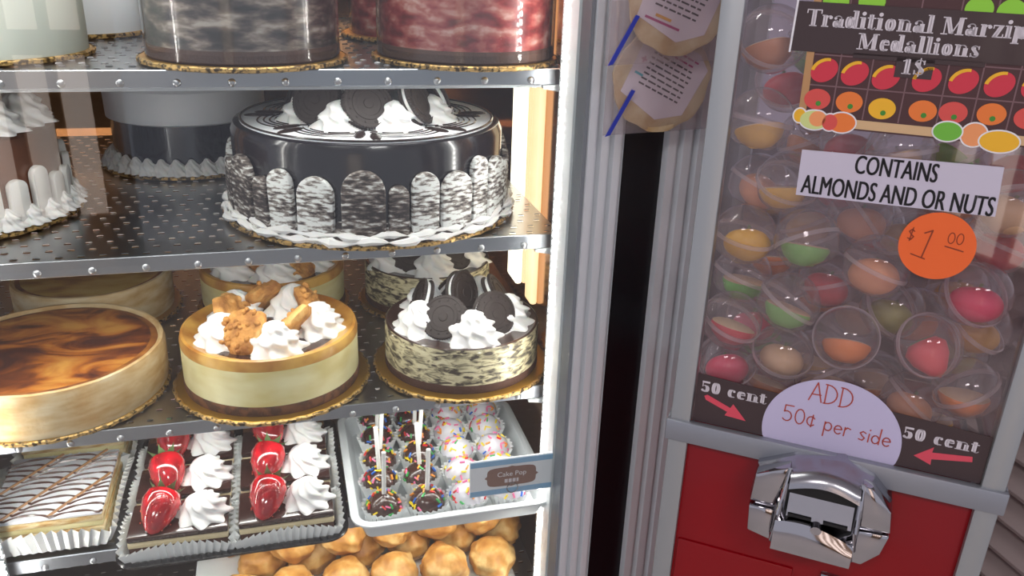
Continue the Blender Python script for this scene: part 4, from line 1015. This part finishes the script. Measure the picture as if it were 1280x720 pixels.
# ------------------------------------------------------------------ capsules in the machine
CAPS = [
 (0.1133,0.0300,1.1971,'orange'),
 (0.0708,0.0300,1.2163,'tangreen'),
 (0.1660,0.0300,1.2021,'strawberry'),
 (0.1968,0.0380,1.1717,'orange'),
 (0.1231,0.0300,1.2531,'peach'),
 (0.0758,0.0300,1.2647,'green'),
 (0.1865,0.0300,1.2442,'pink'),
 (0.0332,0.0300,1.3435,'yellow'),
 (0.0332,0.0300,1.3969,'brown'),
 (0.0566,0.0480,1.2991,'yellow'),
 (0.0332,0.0300,1.1947,'redcream'),
 (0.0332,0.0360,1.2601,'lemonstripe'),
 (0.1681,0.0580,1.1450,'peach'),
 (0.1968,0.0620,1.2723,'red'),
 (0.0332,0.0840,1.2871,'peach'),
 (0.0332,0.0660,1.2185,'lime'),
 (0.1968,0.0600,1.2101,'gold'),
 (0.0726,0.0380,1.1731,'tan'),
 (0.0332,0.0460,1.1534,'pink'),
 (0.1078,0.0620,1.2791,'peach'),
 (0.1418,0.0660,1.2114,'olive'),
 (0.0956,0.0640,1.2259,'red'),
 (0.1050,0.0580,1.1505,'brown'),
 (0.0643,0.0700,1.1352,'brown'),
 (0.1230,0.0300,1.3324,'clear'),
 (0.1581,0.0560,1.3312,'lime'),
 (0.0936,0.0620,1.3291,'red'),
 (0.1968,0.0740,1.3240,'red'),
 (0.1403,0.0860,1.2638,'gold'),
 (0.0448,0.0660,1.3669,'red'),
 (0.0636,0.0940,1.3213,'brown'),
 (0.1711,0.1160,1.2532,'tan'),
 (0.1918,0.0300,1.3072,'tan'),
 (0.1628,0.1020,1.1945,'orange'),
 (0.1713,0.0960,1.2956,'peach'),
 (0.0705,0.1340,1.3362,'orange'),
 (0.1066,0.0920,1.3578,'yellow'),
 (0.1480,0.1040,1.3600,'pink'),
 (0.1705,0.0300,1.3775,'orange'),
 (0.0582,0.1040,1.3860,'lime'),
 (0.0982,0.0300,1.4006,'red'),
 (0.1365,0.0520,1.3990,'yellow'),
 (0.1715,0.0760,1.4068,'tan'),
 (0.0735,0.0840,1.2635,'tan'),
 (0.0332,0.0940,1.1172,'pink'),
 (0.1359,0.0860,1.1368,'brown'),
 (0.1968,0.1100,1.1680,'olive'),
 (0.1221,0.1312,1.2526,'red'),
 (0.1037,0.1210,1.3955,'peach'),
 (0.0408,0.1324,1.2695,'gold'),
 (0.0893,0.1173,1.2858,'pink'),
 (0.0478,0.1346,1.1861,'brown'),
 (0.1687,0.1389,1.3170,'lime'),
 (0.0955,0.1206,1.1368,'yellow'),
 (0.0920,0.1148,1.1986,'orange'),
 (0.1458,0.1303,1.1251,'tan'),
 (0.1951,0.0921,1.3701,'red'),
 (0.1314,0.1131,1.3134,'peach'),
 (0.1905,0.1335,1.2111,'gold'),
 (0.0465,0.0796,1.1784,'pink'),
 (0.1786,0.1397,1.3682,'brown'),
 (0.0537,0.1374,1.1410,'lime'),
 (0.1895,0.0918,1.1200,'yellow'),
 (0.0517,0.1107,1.2260,'orange'),
 (0.1234,0.1356,1.1766,'tan'),
 (0.0913,0.0731,1.3972,'red'),
 (0.1128,0.1381,1.3458,'peach'),
]
RC = 0.0222
# clear dome (upper half) and milky cup (lower half) with a rim
dome_me = MB().lathe([(RC * 0.985, -0.001)] + [(RC * math.cos(a), RC * math.sin(a)) for a in [PI / 2 * i / 9 for i in range(9)]] + [(0, RC)], 36).mesh('capsule_dome', 'capsule_clear', angle=80)
cup_me = MB().lathe([(0, -RC * 0.82), (RC * 0.55, -RC * 0.80), (RC * 0.80, -RC * 0.62), (RC * 0.92, -RC * 0.30), (RC * 0.95, -0.0015)], 36)
cup_me.cur = 1; cup_me.lathe([(RC * 0.95, -0.0015), (RC * 1.03, -0.0015), (RC * 1.03, 0.0015), (RC * 0.985, 0.0015)], 36); cup_me = cup_me.mesh('capsule_cup', ['capsule_cup', 'capsule_rim'], angle=50)
def candy_mesh(skin, style):
    mb = MB(); mb.cur = 0; R = RC * 0.75
    if style == 'wedge':
        mb.lathe([(0, -R * 0.75), (R * 0.45, -R * 0.68), (R * 0.82, -R * 0.38), (R, 0.0), (R * 0.97, R * 0.12)], 24, lambda t, k: 1 + 0.05 * math.sin(3 * t))
        mb.cur = 1; mb.lathe([(R * 0.97, R * 0.12), (R * 0.85, R * 0.18), (0, R * 0.14)], 24, lambda t, k: 1 + 0.05 * math.sin(3 * t))
    elif style == 'berry':
        mb.lathe([(0, -R), (R * 0.35, -R * 0.8), (R * 0.75, -R * 0.2), (R * 0.85, R * 0.3), (R * 0.6, R * 0.6), (0, R * 0.6)], 22)
        mb.cur = 2
        for k in range(5):
            a = 2 * PI * k / 5; mb.ball((R * 0.3 * math.cos(a), R * 0.3 * math.sin(a), R * 0.62), (R * 0.3, R * 0.18, R * 0.08), 8, 5)
    else:
        mb.ball((0, 0, 0), (R, R * 0.9, R * 0.72), 24, 14, lambda t, s: 1 - 0.12 * max(0, s) ** 6 + 0.05 * math.cos(t))
        mb.cur = 2; mb.tube([(0, 0, R * 0.55), (R * 0.06, 0, R * 0.82)], R * 0.07, 6)
    return mb.mesh('marzipan', [skin, 'mz_cream', 'leaf'], angle=60)
STY = {'orange': ('mz_orange', 'wedge'), 'tangreen': ('mz_green', 'wedge'), 'strawberry': ('mz_straw', 'berry'), 'peach': ('mz_peach', 'round'), 'green': ('mz_green', 'wedge'), 'pink': ('mz_pink', 'round'), 'yellow': ('mz_yellow', 'wedge'), 'brown': ('mz_brown', 'wedge'), 'redcream': ('mz_red', 'wedge'), 'lemonstripe': ('mz_yellow', 'round'), 'red': ('mz_red', 'round'), 'lime': ('mz_lime', 'wedge'), 'gold': ('mz_gold', 'round'), 'tan': ('mz_tan', 'round'), 'olive': ('mz_olive', 'round'), 'clear': ('mz_tan', 'wedge')}
CM = {k: candy_mesh(*v) for k, v in STY.items()}
WHERE = {
 0: 'clear capsule with orange wedge, open rim facing out, above the handwritten card',
 1: 'clear capsule with tan and green wedge, up and left of the open-rimmed orange one',
 2: 'clear capsule holding a strawberry-shaped marzipan with green leaves',
 3: 'clear capsule with an orange wedge just above the right fifty cent strip',
 4: 'clear capsule with peach marzipan directly left of the orange price sticker',
 5: 'clear capsule with green wedge below the left half of the nut warning strip',
 6: 'clear capsule with bright pink marzipan below the right side of the orange sticker',
 7: 'clear capsule with yellow wedge by the left post, beside the fruit box corner',
 8: 'topmost capsule by the left post, brown wedge inside, beside the title band',
 9: 'clear capsule with yellow wedge peeking out left of the nut warning strip',
 10: 'clear capsule with red and cream wedge against the left post',
 11: 'clear capsule with round yellow marzipan against the left post',
 12: 'capsule with peach marzipan half covered by the right shoulder of the handwritten card',
 13: 'capsule with dark red marzipan right of the orange price sticker',
 14: 'capsule with peach marzipan against the left post, beside the nut warning strip',
 15: 'capsule with lime green wedge against the left post, between yellow and red ones',
 16: 'capsule with gold marzipan by the right post, below the pink one',
 17: 'capsule with round tan marzipan above the left edge of the handwritten card',
 18: 'capsule with pink marzipan directly above the left fifty cent strip',
 19: 'capsule with peach marzipan just under the nut warning strip',
 20: 'capsule with olive marzipan left of the strawberry one, set back',
 21: 'capsule with red marzipan set back above the open-rimmed orange one',
 22: 'capsule with brown wedge set back behind the top of the handwritten card',
 23: 'capsule with brown wedge low behind the left fifty cent strip end',
 24: 'capsule with tan wedge between the fruit box picture and the nut warning strip',
 25: 'capsule with lime green wedge under the printed lime of the fruit box',
 26: 'capsule with red marzipan between fruit box and nut warning strip, left of middle',
 27: 'capsule with red marzipan at the right, under the printed lemon',
 28: 'capsule with gold marzipan half behind the left edge of the orange sticker',
 29: 'capsule with red marzipan peeking out left of the printed wooden frame',
 30: 'capsule with brown wedge under the printed peaches, set back',
 31: 'capsule with tan marzipan hidden behind the orange price sticker',
 32: 'capsule with tan marzipan right of the nut warning strip',
 33: 'capsule with orange wedge set back below the orange price sticker',
 34: 'capsule with peach marzipan hidden behind the nut warning strip',
 43: 'capsule with tan marzipan set back under the left end of the nut warning strip',
 44: 'capsule with pink marzipan hidden behind the left fifty cent strip',
 45: 'capsule with brown wedge hidden behind the handwritten card',
 46: 'capsule with olive marzipan set back between the strawberry and gold ones',
 35: 'clear marzipan capsule hidden behind the printed fruit box sign',
 36: 'clear marzipan capsule hidden behind the printed fruit box sign',
 37: 'clear marzipan capsule hidden behind the printed fruit box sign',
 38: 'clear marzipan capsule hidden behind the printed fruit box sign',
 39: 'clear marzipan capsule hidden behind the printed fruit box sign',
 40: 'clear marzipan capsule hidden behind the printed fruit box sign',
 41: 'clear marzipan capsule hidden behind the printed fruit box sign',
 42: 'clear marzipan capsule hidden behind the printed fruit box sign',
 47: 'capsule with red marzipan at the back of the pile',
 48: 'capsule with peach marzipan at the back of the pile',
 49: 'capsule with gold marzipan at the back of the pile',
 50: 'capsule with pink marzipan at the back of the pile',
 51: 'capsule with brown marzipan at the back of the pile',
 52: 'capsule with lime marzipan at the back of the pile',
 53: 'capsule with yellow marzipan at the back of the pile',
 54: 'capsule with orange marzipan at the back of the pile',
 55: 'capsule with tan marzipan at the back of the pile',
 56: 'capsule with red marzipan at the back of the pile',
 57: 'capsule with peach marzipan at the back of the pile',
 58: 'capsule with gold marzipan at the back of the pile',
 59: 'capsule with pink marzipan at the back of the pile',
 60: 'capsule with brown marzipan at the back of the pile',
 61: 'capsule with lime marzipan at the back of the pile',
 62: 'capsule with yellow marzipan at the back of the pile',
 63: 'capsule with orange marzipan at the back of the pile',
 64: 'capsule with tan marzipan at the back of the pile',
 65: 'capsule with red marzipan at the back of the pile',
 66: 'capsule with peach marzipan at the back of the pile',
}
SKIP = []
rc_ = random.Random(11)
for i, (u, v, z, kind) in enumerate(CAPS):
    if i in SKIP: continue
    t = thing('candy_capsule', MMAT @ Vector((u, v, z)), WHERE.get(i) or 'x', 'capsule', group='marzipan capsules in the vending machine')
    tilt = Matrix.Rotation(rc_.uniform(0, 2 * PI), 4, 'Z') @ Matrix.Rotation(rc_.uniform(0.15, 0.9), 4, 'X')
    if i == 0: tilt = Matrix.Rotation(MROT, 4, 'Z') @ Matrix.Rotation(math.radians(68), 4, 'X')
    if i == 2: tilt = Matrix.Rotation(MROT + 0.5, 4, 'Z') @ Matrix.Rotation(math.radians(60), 4, 'X')
    place(dome_me, 'capsule_dome', t, tilt); place(cup_me, 'capsule_cup', t, tilt)
    ca = place(CM[kind], 'marzipan', t, T_((rc_.uniform(-0.002, 0.002), rc_.uniform(-0.002, 0.002), -RC * 0.30)) @ Matrix.Rotation(MROT + rc_.uniform(-0.9, 0.9), 4, 'Z') @ Matrix.Rotation(-rc_.uniform(0.1, 0.85), 4, 'X'))

# ------------------------------------------------------------------ bagged flatbreads hung on the case post
def bread_bag(x, y, z, R, rot, label, w0, w1, h0, h1, style):
    t = thing('flatbread_bag', (x, y, z), label, 'bag')
    ry = R_(rot, 'Y')
    MB().lathe([(0, -0.003), (R * 0.93, -0.003), (R, -0.001), (R, 0.002), (R * 0.92, 0.0035), (0, 0.0035)], 56, lambda a, k: 1 + 0.02 * math.sin(7 * a) + 0.012 * math.sin(13 * a)).build('flatbread', 'flatbread', t).matrix_local = R_(90, 'X')
    lab = MB(); L = R * 0.74
    oc = [(-L * 0.95, -L * 0.75), (L * 0.30, -L * 0.98), (L * 0.95, -L * 0.55), (L * 1.0, L * 0.75), (L * 0.6, L), (-L * 0.85, L), (-L, L * 0.6)]
    lab.prism(oc, -0.0044, -0.0038, lambda a, b, d: (a, d, b)); lo = lab.build('paper_label', 'label_paper', t); lo.matrix_local = ry
    tx = MB(); rr = random.Random(int(x * 1e4) + style)
    rows_ = 9
    for k in range(rows_):
        zz = L * (0.78 - 1.25 * k / rows_); xx = -L * 0.62
        while xx < L * 0.6:
            wl = rr.uniform(0.08, 0.26) * L; tx.cur = 0
            if style == 2 and k < 2: tx.cur = 1
            tx.box(xx, min(xx + wl, L * 0.66), -0.0047, -0.0044, zz - L * 0.022, zz + L * 0.022); xx += wl + 0.05 * L
        if style == 2 and k == 1: pass
    tx.cur = 1
    if style == 1: tx.box(-L * 0.75, L * 0.25, -0.0047, -0.0044, -L * 0.72, -L * 0.66); tx.cur = 2; tx.box(-L * 0.5, -L * 0.05, -0.0047, -0.0044, -L * 0.60, -L * 0.53)
    else:
        tx.box(-L * 0.86, -L * 0.70, -0.0047, -0.0044, L * 0.2, L * 0.25); tx.box(-L * 0.80, -L * 0.76, -0.0047, -0.0044, L * 0.14, L * 0.31)
        tx.cur = 3; tx.box(-L * 0.85, -L * 0.6, -0.0047, -0.0044, -L * 0.18, -L * 0.12)
    tx.build('label_print', ['ink_black', 'magenta', 'amber', 'teal'], lo)
    # clear pouch: two bulging films
    def film(s):
        def fn(u, v):
            px, pz = w0 + (w1 - w0) * u, h0 + (h1 - h0) * v
            e = min(u, 1 - u, v, 1 - v); b = 0.0068 * min(1, e * 6) ** 0.6
            wr = 0.0006 * math.sin(17 * u + 9 * v) + 0.0005 * math.sin(31 * v - 13 * u)
            return (px, s * (b + wr * min(1, e * 8)), pz + 0.004 * (u - 0.5))
        return fn
    mb = MB(); mb.grid(film(-1), 30, 30); mb.grid(film(1), 30, 30)
    mb.build('clear_pouch', 'bag_film', t, angle=80)
    bl = MB().prism([(w0 - 0.001, h0 - 0.001), (w0 + 0.003, h0), (w0 + 0.021, h0 + 0.034), (w0 + 0.018, h0 + 0.035)], -0.0088, -0.0078, lambda a, b, d: (a, d, b)); bl.build('blue_seal_strip', 'bag_blue', t)
    MB().tube([(0.01, 0.004, h1 - 0.002), (0.01, 0.012, h1 + 0.002), (0.01, 0.020, h1 + 0.002)], 0.0012, 8).build('peg_hook', 'chrome', t)
    return t
bread_bag(0.290, 0.600, 1.4150, 0.0405, 20, 'upper clear bag with a round flatbread and white text label beside the machine', -0.055, 0.044, -0.046, 0.075, 1)
bread_bag(0.2895, 0.616, 1.3540, 0.0405, 26, 'lower clear bag with a round flatbread and pink-lettered label above the black gap', -0.046, 0.050, -0.041, 0.060, 2)

# ------------------------------------------------------------------ background beyond the machine
lv = thing('louvered_cabinet', (0.66, 0.20, 0), 'beige louvered panel behind the lower right of the vending machine', 'panel')
box_part('back_board', 'louver', lv, 0.02, 0.04, 0, 1.0, 0, 1.20)
slat_me = MB().prism([(0, 0), (0.004, 0.002), (0.024, 0.030), (0.024, 0.034), (0.020, 0.034), (-0.001, 0.004)], 0, 1.0, lambda a, b, d: (a, d, b)).mesh('slat', 'louver', angle=25)
for k in range(34): place(slat_me, 'slat', lv, T_((-0.004, 0, 0.02 + 0.034 * k)))
box_part('frame_rail', 'louver', lv, -0.006, 0.04, 0, 1.0, 1.18, 1.22, bevel=0.003)
bn = thing('storage_bin', (0.90, 1.35, 0), 'pale storage bin standing between the case and the machine', 'bin')
mb = MB(); mb.prism([(-0.20, 0.0), (0.20, 0.0), (0.23, 0.86), (-0.23, 0.86)], 0, 0.4, lambda a, b, d: (a, d, b)).build('bin_body', 'bin_white', bn, bevel=0.01)
box_part('bin_rim', 'bin_white', bn, -0.25, 0.25, -0.02, 0.42, 0.84, 0.89, bevel=0.008)
wr = thing('wire_basket', (0.90, 1.37, 0.89), 'black wire basket standing on the pale storage bin', 'basket')
for k in range(5):
    MB().tube([(-0.18, 0, 0.01 + 0.025 * k), (0.18, 0, 0.01 + 0.025 * k), (0.18, 0.3, 0.01 + 0.025 * k), (-0.18, 0.3, 0.01 + 0.025 * k), (-0.18, 0, 0.01 + 0.025 * k)], 0.004, 6).build('wire', 'wire_black', wr)
for x in (-0.18, 0, 0.18): MB().tube([(x, 0, 0.0), (x, 0, 0.115)], 0.004, 6).build('wire', 'wire_black', wr)
